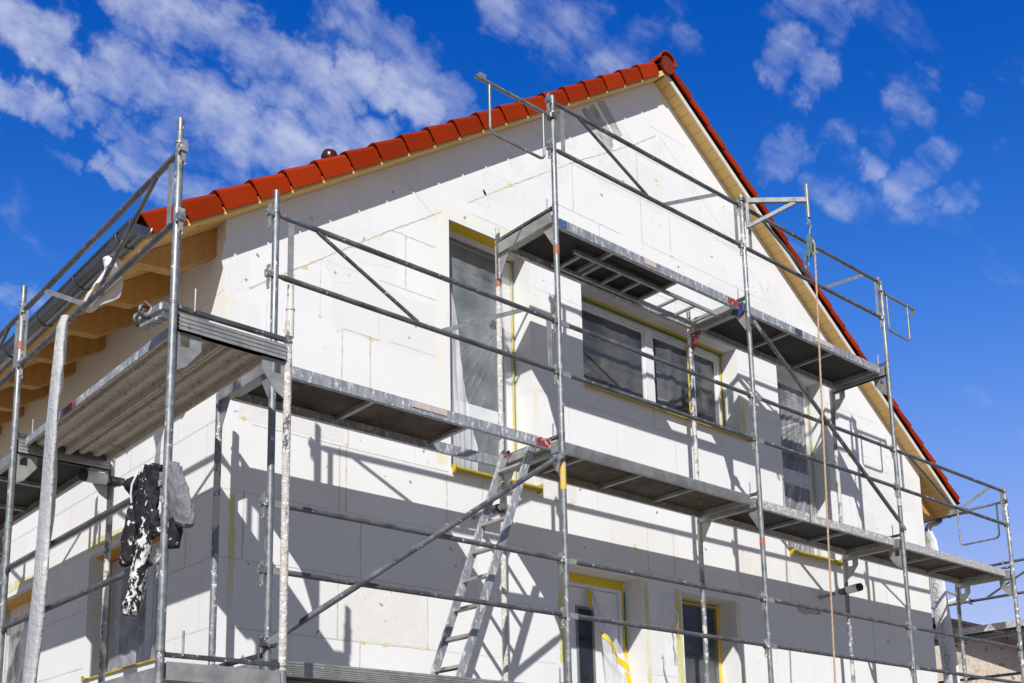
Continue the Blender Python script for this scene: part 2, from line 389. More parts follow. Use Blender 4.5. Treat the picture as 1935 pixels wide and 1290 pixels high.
we = w; w = MB(); w.box(W-TH, TH, GRD-.1, W, DEPTH, ZE); part(w, 'eave_wall', M['eps'])
w = MB(); w.prism([(0,GRD-.1),(W,GRD-.1),(W,ZE),(RX,roofz(RX)),(0,ZE)], .3, (0,DEPTH+.3,0)); part(w, 'gable_wall', M['eps'])

# joints between the boards: thin foam lines 1.5 mm proud of the boards
jf, jt = MB(), MB(); jfe, jte = MB(), MB()
def ribbon(mb, pts, wd, pl, jit=.35, off=.0011):
    """pl 'g' gable (y=0) or 'e' eave wall (x=0); pts (u,z)"""
    P = []
    for (u0,z0),(u1,z1) in zip(pts, pts[1:]):
        n = max(2, int(math.hypot(u1-u0, z1-z0)/.035))
        for i in range(n): P.append((u0+(u1-u0)*i/n, z0+(z1-z0)*i/n))
    P.append(pts[-1]); vs = []
    for i, (u, z) in enumerate(P):
        q = P[min(i+1, len(P)-1)]; r = P[max(i-1, 0)]
        dx, dz = q[0]-r[0], q[1]-r[1]; l = math.hypot(dx, dz) or 1
        nx, nz = -dz/l, dx/l
        k = wd*(.55 + jit*2*random.random()**2); c = (random.random()-.5)*wd*.5
        for sgn in (k/2+c, -k/2+c):
            a, b = u+nx*sgn, z+nz*sgn
            vs.append((a, -off, b) if pl == 'g' else (-off, a, b))
    mb.add(vs, [(2*i, 2*i+1, 2*i+3, 2*i+2) for i in range(len(P)-1)])
def H(z, u0, u1, f=0, pl='g'): ribbon((jf if f else jt) if pl == 'g' else (jfe if f else jte), [(u0,z),(u1,z)], .008 if f else .0055, pl)
def V(u, z0, z1, f=0, pl='g'): ribbon((jf if f else jt) if pl == 'g' else (jfe if f else jte), [(u,z0),(u,z1)], .011 if f else .0055, pl)
for a in [(2.985,.12,1.87,1),(2.985,1.87,3.3,0),(3.49,.0,2.0,1),(3.49,2.0,3.42,0),(4.0,.0,.9,0),(4.005,.9,2.15,0),(4.005,2.15,3.4,0),(4.53,.25,2.1,1),(4.50,3.1,5.3,1),(4.50,5.3,6.9,0),
          (3.99,4.47,5.1,1),(4.03,3.44,4.46,0),(3.985,6.9,8.7,0),(3.49,4.5,5.05,0),(2.985,4.5,5.05,0),(3.49,5.95,7.2,0),(4.195,5.0,7.0,0),(3.99,8.7,10.03,0),
          (5.535,3.1,3.77,0),(5.53,3.78,5.3,1),(5.56,5.3,6.95,0),(5.52,1.04,1.39,1),(5.54,1.5,1.98,0),(5.03,.12,2.1,0),(5.02,6.25,6.95,0),(5.03,7.93,9.3,0),(5.53,7.93,8.7,0),
          (6.055,.83,1.17,0),(6.055,1.38,1.98,1),(6.552,1.51,1.99,1),(6.05,6.24,6.95,0),(6.05,7.93,8.9,0),(6.55,3.1,3.76,0),(6.56,7.93,9.1,0),(6.55,6.25,6.95,0),
          (7.03,2.4,3.0,0),(7.03,3.1,5.2,1),(7.05,5.2,7.7,0),(7.535,3.44,4.38,1),(7.55,4.7,6.9,0),(8.06,3.72,4.26,1),(8.07,4.27,5.9,1),(8.04,5.9,6.7,0),(8.58,4.66,5.03,1),(8.59,5.1,5.85,0),(9.0,4.9,5.5,0)]:
    H(*a)
for a in [(1.216,3.495,4.0,1),(1.079,4.01,4.53,1),(1.017,4.01,4.53,1),(2.08,3.99,4.5,1),(2.24,3.5,4.0,0),(1.011,2.985,3.49,1),(1.869,2.985,3.49,1),(1.216,2.5,2.98,1),(2.47,4.0,4.52,1),(.20,3.49,4.0,1),(.6,2.5,2.98,0),
          (1.092,4.54,5.0,1),(.55,4.54,5.05,0),(1.03,5.03,5.52,1),(1.301,5.03,5.52,1),(1.384,5.53,5.97,0),(.822,5.53,6.03,0),(1.657,6.06,6.55,1),(1.75,4.55,5.03,0),(.35,5.05,5.53,0),
          (4.08,4.03,4.5,0),(4.585,4.0,4.5,1),(4.975,4.0,4.5,1),(4.768,5.54,5.735,1),(5.279,5.53,5.74,1),(5.085,5.04,5.45,1),(4.2,5.03,5.53,0),(3.55,5.03,5.53,0),(3.2,4.5,5.03,0),(3.9,4.5,5.03,0),(5.9,5.03,5.53,0),(6.45,5.03,5.53,1),(6.10,4.0,4.5,0),(5.65,4.5,5.0,0),
          (6.944,4.0,4.5,1),(6.946,3.5,3.99,0),(8.98,4.0,4.45,1),(8.60,3.5,3.99,1),(7.6,3.49,3.98,0),(7.65,3.0,3.49,0),(8.2,3.0,3.49,0),(9.4,2.9,3.6,0),(9.65,2.9,3.7,0),(9.2,4.0,4.5,0),(7.3,3.0,3.5,0),(6.6,2.9,3.49,0),
          (3.70,7.54,8.06,1),(3.04,7.05,7.49,0),(4.06,7.04,7.535,1),(4.67,8.07,8.57,1),(4.705,7.56,8.06,1),(4.885,7.56,8.05,0),(5.16,7.54,8.06,1),(5.05,8.60,8.92,0),(5.68,8.08,8.5,0),(5.6,7.04,7.53,0),(6.3,7.04,7.53,0),(6.6,7.55,8.05,0),(4.6,7.04,7.5,0),(5.2,6.83,7.03,0),
          (8.3,5.03,5.53,0),(8.55,5.53,6.05,0),(8.85,4.52,5.03,1),(9.5,4.5,5.03,0),(9.1,5.03,5.5,0),(8.3,4.28,4.5,0)]:
    V(*a)
ribbon(jf, [(.20,5.60),(.564,5.867),(1.514,6.553),(2.05,6.92)], .014, 'g')
ribbon(jf, [(2.35,7.12),(2.871,7.495),(3.682,8.056),(4.67,8.68),(5.0,8.92)], .011, 'g')
ribbon(jt, [(5.06,8.95),(6.2,8.11),(7.9,6.95),(9.3,5.98)], .006, 'g')
for x in (1.55, 3.15, 4.2): ribbon(jt, [(x, roofz(x)-.03), (x+.42, roofz(x+.42)-.62)], .006, 'g')
ribbon(jt, [(6.75,7.72),(7.15,7.1)], .005, 'g'); ribbon(jt, [(7.15,7.1),(7.45,6.9)], .007, 'g')
for a in [(3.488,2.42,3.76,1),(3.498,0,.89,1),(2.978,2.42,3.77,1),(2.985,0,.88,0),(4.0,0,5.3,0),(4.53,0,8,1),(5.03,0,8,0),(5.53,0,8,0),(4.26,2.5,8,0),(3.49,5.3,9,0),(2.98,5.3,9,0)]: H(*a, pl='e')
for a in [(.506,3.5,4.0,1),(.206,4.0,4.53,0),(.24,2.985,3.49,0),(.62,2.5,2.98,0),(3.2,3.49,4.0,0),(2.75,2.98,3.49,0),(2.6,3.5,3.9,0),(1.1,4.0,4.53,1),(1.9,4.0,4.53,0),(2.9,4.0,4.53,0),(.7,4.53,5.03,0),(1.6,4.53,5.03,1),(2.5,4.53,5.03,0),(.4,5.03,5.53,0),(1.3,5.03,5.53,0),(.25,5.53,6.0,0),(1.16,5.53,6.0,0),(2.0,5.53,6.0,0),(3.5,2.5,2.98,0)]: V(*a, pl='e')

# mortar smears, primer strips, foam lumps
def smear(mb, u, z, ru, rz, pl='g', off=.0022, seed=0, n=40, rough=.28, rot=0):
    off = off*.3
    vs = []
    for i in range(n):
        a = 2*math.pi*i/n
        k = 1 + rough*2*noise.noise(Vector((math.cos(a)*1.3+seed*7.1, math.sin(a)*1.3, seed))) + rough*.5*noise.noise(Vector((math.cos(a)*5+seed, math.sin(a)*5, 3)))
        du, dz = math.cos(a)*ru*k, math.sin(a)*rz*k
        du, dz = du*math.cos(rot)-dz*math.sin(rot), du*math.sin(rot)+dz*math.cos(rot)
        vs.append((u+du, -off, z+dz) if pl == 'g' else (-off, u+du, z+dz))
    mb.add(vs, [tuple(range(n))])
def patch(mb, poly, pl='g', off=.0026, jit=.01):
    off = off*.3
    P = []
    for (u0,z0),(u1,z1) in zip(poly, poly[1:]+poly[:1]):
        n = max(2, int(math.hypot(u1-u0, z1-z0)/.05))
        for i in range(n): P.append((u0+(u1-u0)*i/n + random.uniform(-jit,jit), z0+(z1-z0)*i/n + random.uniform(-jit,jit)))
    mb.add([((u,-off,z) if pl == 'g' else (-off,u,z)) for u, z in P], [tuple(range(len(P)))])
mo = MB()
for i, a in enumerate([(.09,5.80,.10,.24),(1.02,6.40,.13,.14),(2.75,7.42,.22,.16),(3.35,7.78,.12,.12),(2.95,7.75,.10,.09),(4.55,8.60,.12,.16),(5.05,8.72,.11,.15),(5.55,8.55,.09,.2),(4.2,8.42,.12,.2),
                       (3.55,7.95,.10,.18),(4.86,3.60,.17,.34),(3.7,8.35,.1,.13),(6.05,7.7,.06,.05),(6.95,7.5,.22,.3),(2.45,7.25,.16,.1),(1.2,6.2,.06,.05),(8.75,5.62,.13,.2),(9.25,5.15,.16,.12),(5.45,5.43,.05,.10),(2.3,4.25,.1,.05)]):
    smear(mo, *a, seed=i+1)
for i, x in enumerate((.62, 1.0)): patch(mo, [(x, roofz(x)-.02), (x+.2, roofz(x+.2)-.02), (x+.52, roofz(x)-.58), (x+.3, roofz(x)-.62)], off=.0024+i*.0003)
md = MB()
patch(md, [(3.86,8.72),(4.06,8.86),(4.34,8.62),(4.26,8.38)], jit=.02)
patch(md, [(4.09,8.92),(4.2,8.99),(4.47,8.70),(4.40,8.60)], jit=.004)
patch(md, [(7.02,3.96),(7.05,3.88),(7.2,3.86),(7.5,3.9),(7.48,3.96)], jit=.012)
mc = MB()
patch(mc, [(.14,4.56),(1.05,4.56),(1.05,4.98),(.5,4.99),(.14,4.97)], jit=.008); patch(mc, [(1.03,2.995),(1.85,3.0),(1.855,3.47),(1.04,3.475)], jit=.008); patch(mc, [(3.1,4.52),(3.62,4.52),(3.62,4.70),(3.1,4.70)], jit=.008)
patch(mc, [(8.42,4.74),(8.86,4.76),(8.84,5.32),(8.45,5.28)], jit=.012); patch(mc, [(8.6,5.9),(9.0,5.62),(9.35,5.42),(9.3,5.6),(8.8,6.0)], jit=.012); patch(mc, [(8.05,6.55),(8.35,6.50),(8.2,6.75)], jit=.01)
patch(mc, [(9.3,5.28),(9.8,4.96),(9.4,4.93)], jit=.012)
patch(mc, [(6.0,4.02),(6.42,4.03),(6.43,4.48),(6.02,4.49)], jit=.006)
ys = MB()
patch(ys, [(.085,3.10),(.13,3.10),(.135,3.98),(.085,3.97)], jit=.008)
for (u0,u1,z0,z1) in [(3.345,3.415,3.0,3.95),(4.505,4.565,2.7,3.90),(4.95,5.045,2.6,3.88),(5.955,6.0,2.9,3.86),(6.225,6.30,5.76,6.2)]:
    patch(ys, [(u0,z0),(u1,z0),(u1,z1),(u0,z1)], jit=.007)
ye = MB()
for (y0,y1) in [(1.0,2.45),(3.8,5.2)]: patch(ye, [(y0,4.0),(y1,4.0),(y1-.03,4.09),(y0,4.07)], 'e', jit=.012)
yp = MB()
for (u0,u1,z0,z1) in [(1.97,2.10,4.6,6.95),(.0+.004,.05,4.6,6.05),(3.10,3.16,4.6,6.9),(2.1,3.1,6.91,7.02),(6.83,6.93,4.6,5.9),(9.86,10.0,4.3,5.9),(7.93,7.99,4.6,6.6),(.145,.2,5.1,5.75)]:
    patch(yp, [(u0,z0),(u1,z0),(u1,z1),(u0,z1)], jit=.006, off=.0021)
fl = MB()
for i, (u, z, r) in enumerate([(1.09,6.00,.022),(.82,5.56,.02),(1.302,5.5,.03),(1.66,6.53,.02),(.52,5.35,.03),(.55,5.83,.05),(.68,5.93,.04),(2.87,7.5,.05),(4.98,8.38,.03),(5.0,8.33,.02),(4.06,4.5,.02),(3.42,6.42,.055),(3.40,6.36,.05),(1.08,4.55,.025),(.18,4.56,.03),(8.35,5.98,.04),(8.2,6.0,.04),(4.4,4.22,.05),(3.55,4.5,.05),(6.5,4.5,.03),(1.87,2.99,.03),(1.45,2.985,.04),(1.25,2.98,.03),(5.18,7.56,.02)]):
    smear(fl, u, z, r*.7, r*.4, seed=i+40, off=.004, n=18, rough=.5)
sp = MB()
for i in range(120):
    u = random.uniform(.1, W-.1); z = random.uniform(2.6, roofz(u)-.2)
    if any(o[0]-.05 < u < o[1]+.05 and o[2]-.05 < z < o[3]+.05 for o in (A,B,C,DO,DW)): continue
    smear(sp, u, z, random.uniform(.004,.014), random.uniform(.004,.02), seed=i, n=9, rough=.6, off=.003, rot=random.random()*3)
def wall_part(base, layers):
    mats = merge(base, layers); o = part(base, 'gable_wall' if base is wg else 'eave_wall', M['eps'])
    for m in mats: o.data.materials.append(m)
    o.data.polygons.foreach_set('material_index', base.mi); return o
gable = wall_part(wg, [(jf,M['foam']),(jt,M['joint']),(mo,M['mortar']),(md,M['mortar_dk']),(mc,M['mortar_cream']),(ys,M['ystrip']),(yp,M['ypale']),(fl,M['foam_y']),(sp,M['cable_grey'])])
eave = wall_part(we, [(jfe,M['foam']),(jte,M['joint']),(ye,M['ystrip'])])

# ---- windows
DP = .235
def G_(u, d, z): return (u, d, z)
def E__(u, d, z): return (d, u, z)
class WB:
    """boxes given in wall coordinates (u along wall, d into the wall, z)"""
    def __init__(s, f): s.f = f; s.m = MB()
    def box(s, u0, d0, z0, u1, d1, z1):
        p, q = s.f(u0,d0,z0), s.f(u1,d1,z1); s.m.box(*[min(a,b) for a,b in zip(p,q)], *[max(a,b) for a,b in zip(p,q)])
        return s
def window(f, o, mull=(), glass='glass', fmat='frame_white', fw=.075, bars=()):
    u0,u1,z0,z1 = o; e = .003; t = .05
    m = WB(f)
    m.box(u0+e,DP,z0+e,u0+fw,DP+t,z1-e); m.box(u1-fw,DP,z0+e,u1-e,DP+t,z1-e)
    m.box(u0+fw,DP,z1-fw,u1-fw,DP+t,z1-e); m.box(u0+fw,DP,z0+e,u1-fw,DP+t,z0+fw)
    xs = [u0+fw]
    for mu in mull:
        m.box(mu-.06,DP-.004,z0+fw,mu+.06,DP+t,z1-fw); xs += [mu-.06, mu+.06]
    xs.append(u1-fw)
    for b in bars: m.box(u0+fw,DP+.002,b-.06,u1-fw,DP+t,b+.06)
    wn = part(m.m, 'window', M[fmat])
    for a, b in zip(xs[::2], xs[1::2]):
        zs = [z0+fw] + [q for c in bars for q in (c-.06, c+.06)] + [z1-fw]
        for c, d in zip(zs[::2], zs[1::2]):
            part(WB(f).box(a,DP+.025,c,b,DP+.032,d).m, 'pane', M[glass], wn)
            s = WB(f)                                        # sash around the pane
            for q in ((a,c,a+.03,d),(b-.03,c,b,d),(a+.03,d-.03,b-.03,d),(a+.03,c,b-.03,c+.03)): s.box(q[0],DP+.012,q[1],q[2],DP+.024,q[3])
            part(s.m, 'sash', M[fmat], wn)
    return wn
def sheet(f, u0, u1, z0, z1, d, amp, wn, m, name='plastic_film', seed=0, fr=(3,1.2), nu=34, nv=50, edge=None):
    def fn(a, b):
        u, z = u0+(u1-u0)*a, z0+(z1-z0)*b
        if edge: u += edge(a, b)
        k = min(1, 6*min(a, 1-a, b, 1-b)) if edge is None else min(1, 6*min(b, 1-b)+.2)
        h = noise.noise(Vector((u*fr[0]*3+seed, z*fr[1]+seed, 1))) + .5*noise.noise(Vector((u*fr[0]*8+seed, z*fr[1]*3, 4+seed)))
        return f(u, d - amp*k*(.6+h), z)
    mb = MB(); mb.grid(fn, nu, nv); return part(mb, name, m, wn)
wA = window(G_, A, bars=(), glass='glass_reflect', fw=.02, fmat='grey_frame')
part(WB(G_).box(A[1]-.13,DP+.002,A[2]+.02,A[1]-.022,DP+.018,A[3]-.022).m, 'sash', M['frame_white'], wA)
b = WB(G_).box(A[0]+.075,DP+.005,5.14,A[1]-.075,DP+.024,5.32); part(b.m, 'sash', M['frame_white'], wA)
sheet(G_, A[0]+.01, A[1]-.02, A[2]+.02, A[3]-.05, DP-.03, .012, wA, M['film'], seed=3)
sheet(G_, A[0]+.03, A[0]+.42, A[2]+.03, 6.35, DP-.07, .03, wA, M['film_white'], seed=8, fr=(5,.8), edge=lambda a, b: -.30*a*b**1.2 + .02*math.sin(9*b))
wB = window(G_, B, mull=(5.0,), fw=.07)
b = WB(G_).box(5.66,DP-.006,B[2]+.07,5.74,DP+.05,B[3]-.07); part(b.m, 'sash', M['frame_white'], wB)
b = WB(G_).box(5.62,DP-.010,B[2]+.02,5.685,DP-.007,B[3]-.02); part(b.m, 'masking_tape', M['yellow'], wB)
sheet(G_, B[0]+.02, 4.93, B[2]+.02, B[3]-.04, DP-.022, .008, wB, M['film_b'], seed=5)
sheet(G_, 5.08, B[1]-.02, B[2]+.02, B[3]-.04, DP-.025, .02, wB, M['film_b2'], seed=15, fr=(4,2))
wC = window(G_, C, bars=(5.60,), fw=.04)
sheet(G_, C[0]+.01, C[1]-.02, C[2]+.02, C[3]-.02, DP-.05, .03, wC, M['film_pleat'], seed=21, fr=(6,.5), nu=60)
for wn, o in ((wA, A), (wC, C)):
    t = WB(G_).box(o[1]-.034,DP-.012,o[2]+.01,o[1]-.002,DP-.002,o[3]-.01); part(t.m, 'masking_tape', M['yellow'], wn)
    t = WB(G_).box(o[1]-.02,DP-.0165,o[2]+.01,o[1]-.008,DP-.0125,o[3]-.01); part(t.m, 'seal_strip', M['green'], wn)
    if o is A: part(WB(G_).box(o[0]+.002,.012,o[3]-.006,o[1]-.002,.14,o[3]-.002).m, 'masking_tape', M['yellow'], wn)
t = WB(G_).box(B[0]+.002,DP-.075,B[3]-.006,B[1]-.002,DP-.002,B[3]-.002); part(t.m, 'masking_tape', M['yellow'], wB)
t = WB(G_).box(B[0]+.002,DP-.034,B[3]-.024,B[1]-.002,DP-.026,B[3]-.007); part(t.m, 'seal_strip', M['green'], wB)
t = WB(G_).box(B[1]-.03,DP-.014,B[2]+.01,B[1]-.002,DP-.002,B[3]-.03); part(t.m, 'masking_tape', M['yellow'], wB)
t = WB(G_).box(B[1]-.018,DP-.0185,B[2]+.01,B[1]-.008,DP-.0145,B[3]-.03); part(t.m, 'seal_strip', M['green'], wB)
def sill(f, u0, u1, z, d0=-.05, lip=.045, m='yellow_sill'):
    b = WB(f); b.box(u0,d0,z-.012,u1,DP,z-.002); b.box(u0,d0-.006,z-lip,u1,d0-.001,z+.002)
    b.box(u0-.012,d0-.012,z-lip-.006,u0-.001,.0,z+.03); b.box(u1+.001,d0-.012,z-lip-.006,u1+.012,.0,z+.03)
    return part(b.m, 'window_sill', M[m])
sill(G_, A[0]+.02, A[1]+.04, A[2]+.002); sill(G_, C[0]+.03, C[1]+.03, C[2]+.002); sill(G_, B[0]+.02, B[1]+.10, B[2]+.002, lip=.03)
# door with a torn film
dm = WB(G_); u0,u1,z0,z1 = DO
dm.box(u0+.003,DP,z0,u0+.10,DP+.06,z1-.003); dm.box(u1-.10,DP,z0,u1-.003,DP+.06,z1-.003); dm.box(u0+.10,DP,z1-.12,u1-.10,DP+.06,z1-.003)
door = part(dm.m, 'door', M['frame_white'])
p = WB(G_).box(u0+.105,DP+.012,z0+.01,u1-.105,DP+.05,z1-.125); part(p.m, 'door_leaf', M['frame_white'], door)
p = WB(G_)
for q in ((4.17,3.0,4.19,3.62),(4.30,3.0,4.32,3.62),(4.19,3.6,4.30,3.62)): p.box(q[0],DP+.006,q[1],q[2],DP+.0115,q[3])
part(p.m, 'moulding', M['frame_white'], door)
p = WB(G_).box(3.80,DP+.001,2.3,4.04,DP+.0115,3.615); part(p.m, 'glazing_frame', M['grey_frame'], door)
p = WB(G_).box(3.825,DP-.002,2.33,4.005,DP+.0005,3.585); part(p.m, 'pane', M['glass'], door)
p = WB(G_).box(u0+.01,DP-.008,z1-.085,u1-.035,DP-.002,z1-.004); part(p.m, 'masking_tape', M['yellow'], door)
p = WB(G_).box(u1-.05,DP-.01,z0+.1,u1-.012,DP-.002,z1-.09); part(p.m, 'masking_tape', M['yellow'], door)
p = WB(G_).box(u1-.034,DP-.014,3.25,u1-.018,DP-.0105,z1-.10); part(p.m, 'seal_strip', M['green'], door)
def drape(a, b):          # hangs from the door head, sags to the right and falls
    top = Vector((3.93+.05*a, DP-.03, 3.80)); mid = Vector((4.02+.32*a, DP-.12-.03*math.sin(7*a), 3.30-.18*a)); bot = Vector((4.10+.40*a, DP-.10-.03*math.sin(9*a), 2.55))
    p = top.lerp(mid, b*2) if b < .5 else mid.lerp(bot, b*2-1)
    return p + Vector((.02*noise.noise(Vector((a*5,b*4,2))), .035*noise.noise(Vector((a*7,b*3,5))), 0))
mb = MB(); mb.grid(drape, 18, 44); part(mb, 'plastic_film', M['film_white'], door)
def drape_tape(a, b):
    p = drape(b, .42+.12*b+.07*a) if True else 0
    return p - Vector((0,.008,0))
mb = MB(); mb.grid(drape_tape, 3, 16); part(mb, 'masking_tape', M['yellow'], door)
def drape_tape2(a, b): return drape(.82+.13*a, .62+.36*b) - Vector((0,.008,0))
mb = MB(); mb.grid(drape_tape2, 3, 16); part(mb, 'masking_tape', M['yellow'], door)
def drape_tape3(a, b): return drape(-.35+.6*a*(1-b*.6), .02+.22*b) - Vector((0,.006,0))
mb = MB(); mb.grid(drape_tape3, 3, 10); part(mb, 'masking_tape', M['yellow'], door)
wD = window(G_, DW, fw=.03, fmat='grey_frame')
sheet(G_, DW[0]+.01, DW[1]-.03, DW[2]+.02, DW[3]-.06, DP-.02, .01, wD, M['film_d'], seed=31)
t = WB(G_).box(DW[1]-.05,DP-.012,DW[2]+.01,DW[1]-.002,DP-.002,DW[3]-.01); part(t.m, 'masking_tape', M['yellow'], wD)
t = WB(G_).box(DW[0]+.002,DP-.012,DW[3]-.05,DW[1]-.052,DP-.002,DW[3]-.004); part(t.m, 'masking_tape', M['yellow'], wD)
t = WB(G_).box(DW[0]+.002,DP-.016,DW[3]-.034,DW[1]-.06,DP-.0125,DW[3]-.018); part(t.m, 'seal_strip', M['green'], wD)
for k, o in enumerate((E_, F_, F2)):
    wn = window(E__, o, mull=((o[0]+o[1])/2,))
    sheet(E__, o[0]+.01, o[1]-.01, o[2]+.02, o[3]-.03, DP-.05, .02, wn, M['film_e'], seed=50+k, fr=(2,3))
    t = WB(E__).box(o[0]+.002,.05,o[3]-.006,o[1]-.002,DP-.002,o[3]-.002); part(t.m, 'masking_tape', M['orange'], wn)
    t = WB(E__).box(o[1]-.04,DP-.07,o[2]+.01,o[1]-.002,DP-.06,o[3]-.01); part(t.m, 'masking_tape', M['yellow'], wn)
    sill(E__, o[0]+.02, o[1]-.02, o[2]+.002, -.012, .012)
# cables for lamps
for pts, r in (([(4.735,.0,3.675),(4.76,-.05,3.68),(4.84,-.08,3.66),(4.91,-.07,3.60),(4.93,-.05,3.52),(4.935,-.04,3.50)], .005), ([(4.85,.0,3.46),(4.87,-.02,3.44),(4.89,-.02,3.35),(4.88,-.02,3.30),(4.89,-.03,3.22)], .004), ([(4.73,.0,3.19),(4.725,-.02,3.15),(4.72,-.02,3.05),(4.745,-.02,2.97),(4.79,-.02,2.86),(4.8,-.02,2.7)], .006)):
    mb = MB(); mb.ring(pts, r, 8); cb = part(mb, 'cable', M['white_plastic'] if r == .005 else M['cable_grey'])
    if r < .0055:
        mb = MB(); e = pts[-1]
        for k in (-1, 0, 1): mb.ring([e, (e[0]+.018*k, e[1], e[2]-.04), (e[0]+.022*k, e[1]-.01, e[2]-.08)], .003, 6)
        part(mb, 'wire_ends', M['copper'] if r == .005 else M['cable_grey'], cb)

# ---- roof
th = math.atan(SL); ct, st_ = math.cos(th), math.sin(th)
OV = .72                                             # eave overhang measured in x
def rp(side, s, n, y):
    """point on a roof slope: s metres up the slope from the eave edge, n above the soffit"""
    x = -OV + s*ct - n*st_; z = ZE - OV*SL + s*st_ + n*ct
    return (x, y, z) if side == 0 else (W - x, y, z)
SMAX = (RX + OV)/ct
def slab(mb, side, s0, s1, n0, n1, y0, y1, dn=0):
    vs = [rp(side, s, n + (dn*(1-(s-s0)/(s1-s0))), y) for s in (s0, s1) for n in (n0, n1) for y in (y0, y1)]
    mb.add(vs, [(0,1,3,2),(4,6,7,5),(0,4,5,1),(2,3,7,6),(0,2,6,4),(1,5,7,3)])
roof = None
PITCH = .338
for side in (0, 1):
    mb = MB(); n = int(SMAX/PITCH)+1
    for k in range(n):
        s0 = .082 + k*PITCH; s1 = s0 + PITCH + .05
        if s0 > SMAX - .05: break
        slab(mb, side, s0, min(s1, SMAX), .125, .145, -.02, DEPTH+.3, .03)
    o = part(mb, 'roof', M['tile'])
    if side == 0: roof = o
    mb = MB(); slab(mb, side, .10, SMAX-.02, .024, .12, -.14, DEPTH+.3); part(mb, 'roof_deck', M['gap'], o)
    mb = MB(); slab(mb, side, .10, SMAX-.02, .1215, .1245, -.176, -.021); part(mb, 'verge_batten', M['tile'], o)
    # soffit boards run along the ridge
    mb = MB(); s = .04
    while s < SMAX - .12:
        y1 = DEPTH if s < OV/ct else -.002
        slab(mb, side, s, s+.118, 0, .018, -.160 if side == 0 else -.147, y1); s += .122
    slab(mb, side, s, SMAX-.01, 0, .018, -.160 if side == 0 else -.147, -.002)
    part(mb, 'soffit', M['soffit'], o)
    mb = MB(); slab(mb, side, .05, SMAX+.002, -.003, .05, *((-.1745,-.162) if side == 0 else (-.162,-.149))); part(mb, 'verge_board', M['soffit'] if side == 0 else M['fascia'], o)
    # verge tiles with a rounded shoulder and a skirt
    for k in range(n):
        s0 = (.082 if side == 0 else .082+.11-.02) + k*PITCH
        if s0 > SMAX - (.2 if side == 0 else .12): break
        nb = .012 if side == 0 else .072
        s1 = s0 + PITCH
        prof = [(-.02,.162),(-.13,.165),(-.168,.161),(-.187,.150),(-.195,.132),(-.195,nb)]      # (y, n)
        inner = [(-.182,nb),(-.182,.124),(-.168,.142),(-.13,.148),(-.02,.147)]
        poly = prof + inner; m_ = len(poly); vs = []
        for s, lift, gap in ((s0+.011, .024, 0), (s1-.009, .002, 0)):
            for (y, nn) in poly: vs.append(rp(side, s, nn + lift*(1 if nn > .1 else .3), y - lift*.25))
        mb = MB(); b_ = len(mb.v)
        mb.add(vs, [(i,(i+1)%m_,m_+(i+1)%m_,m_+i) for i in range(m_)] + [(0,1,10,), (1,2,9,10), (2,3,8,9), (3,4,7,8), (4,5,6,7)] + [tuple(m_+q for q in f) for f in ((0,10,1),(1,10,9,2),(2,9,8,3),(3,8,7,4),(4,7,6,5))])
        slab(mb, side, s1-.06, s1+.03, max(.068,nb), .119, -.1805, -.1772)
        part(mb, 'verge_tile', M['tile'], o)
# ridge tiles
zr = roofz(RX) + .10
for k in range(30):
    y0 = -.225 + k*.40; mb = MB(); n_ = 12
    vs = []
    for y, r in ((y0, .130), (y0+.06, .126), (y0+.44, .106)):
        for rr in (r, r-.016):
            for i in range(n_+1):
                a = math.pi*(i/n_)*1.0; vs.append((RX + rr*math.cos(a)*1.05, y, zr + .02 + rr*math.sin(a)*.95))
    q = n_+1; fs = []
    for i in range(n_):
        for j in range(2):
            fs += [(2*j*q+i, 2*j*q+i+1, (2*j+2)*q+i+1, (2*j+2)*q+i), ((2*j+1)*q+i, (2*j+3)*q+i, (2*j+3)*q+i+1, (2*j+1)*q+i+1)]
        fs.append((i, q+i, q+i+1, i+1))
    mb.add(vs, fs, True); part(mb, 'ridge_tile', M['tile'], roof)
mb = MB(); mb.ring([(RX,-.206,zr-.005),(RX,-.18,zr-.005)], .104, 24); part(mb, 'ridge_end_disc', M['tile_disc'], roof)
# rafters at the eaves
for side in (0, 1):
    for k in range(16):
        y = .20 + k*.71
        poly = [(-.62, ZE-.62*SL-.004), (.0, ZE-.004), (.0, ZE-.235), (-.33, ZE-.33*SL-.235), (-.60, ZE-.60*SL-.07)]
        if side: poly = [(W-a, b) for a, b in poly][::-1]
        mb = MB(); mb.prism(poly, .10, (0, y+.05, 0)); part(mb, 'rafter', M['rafter'], roof)
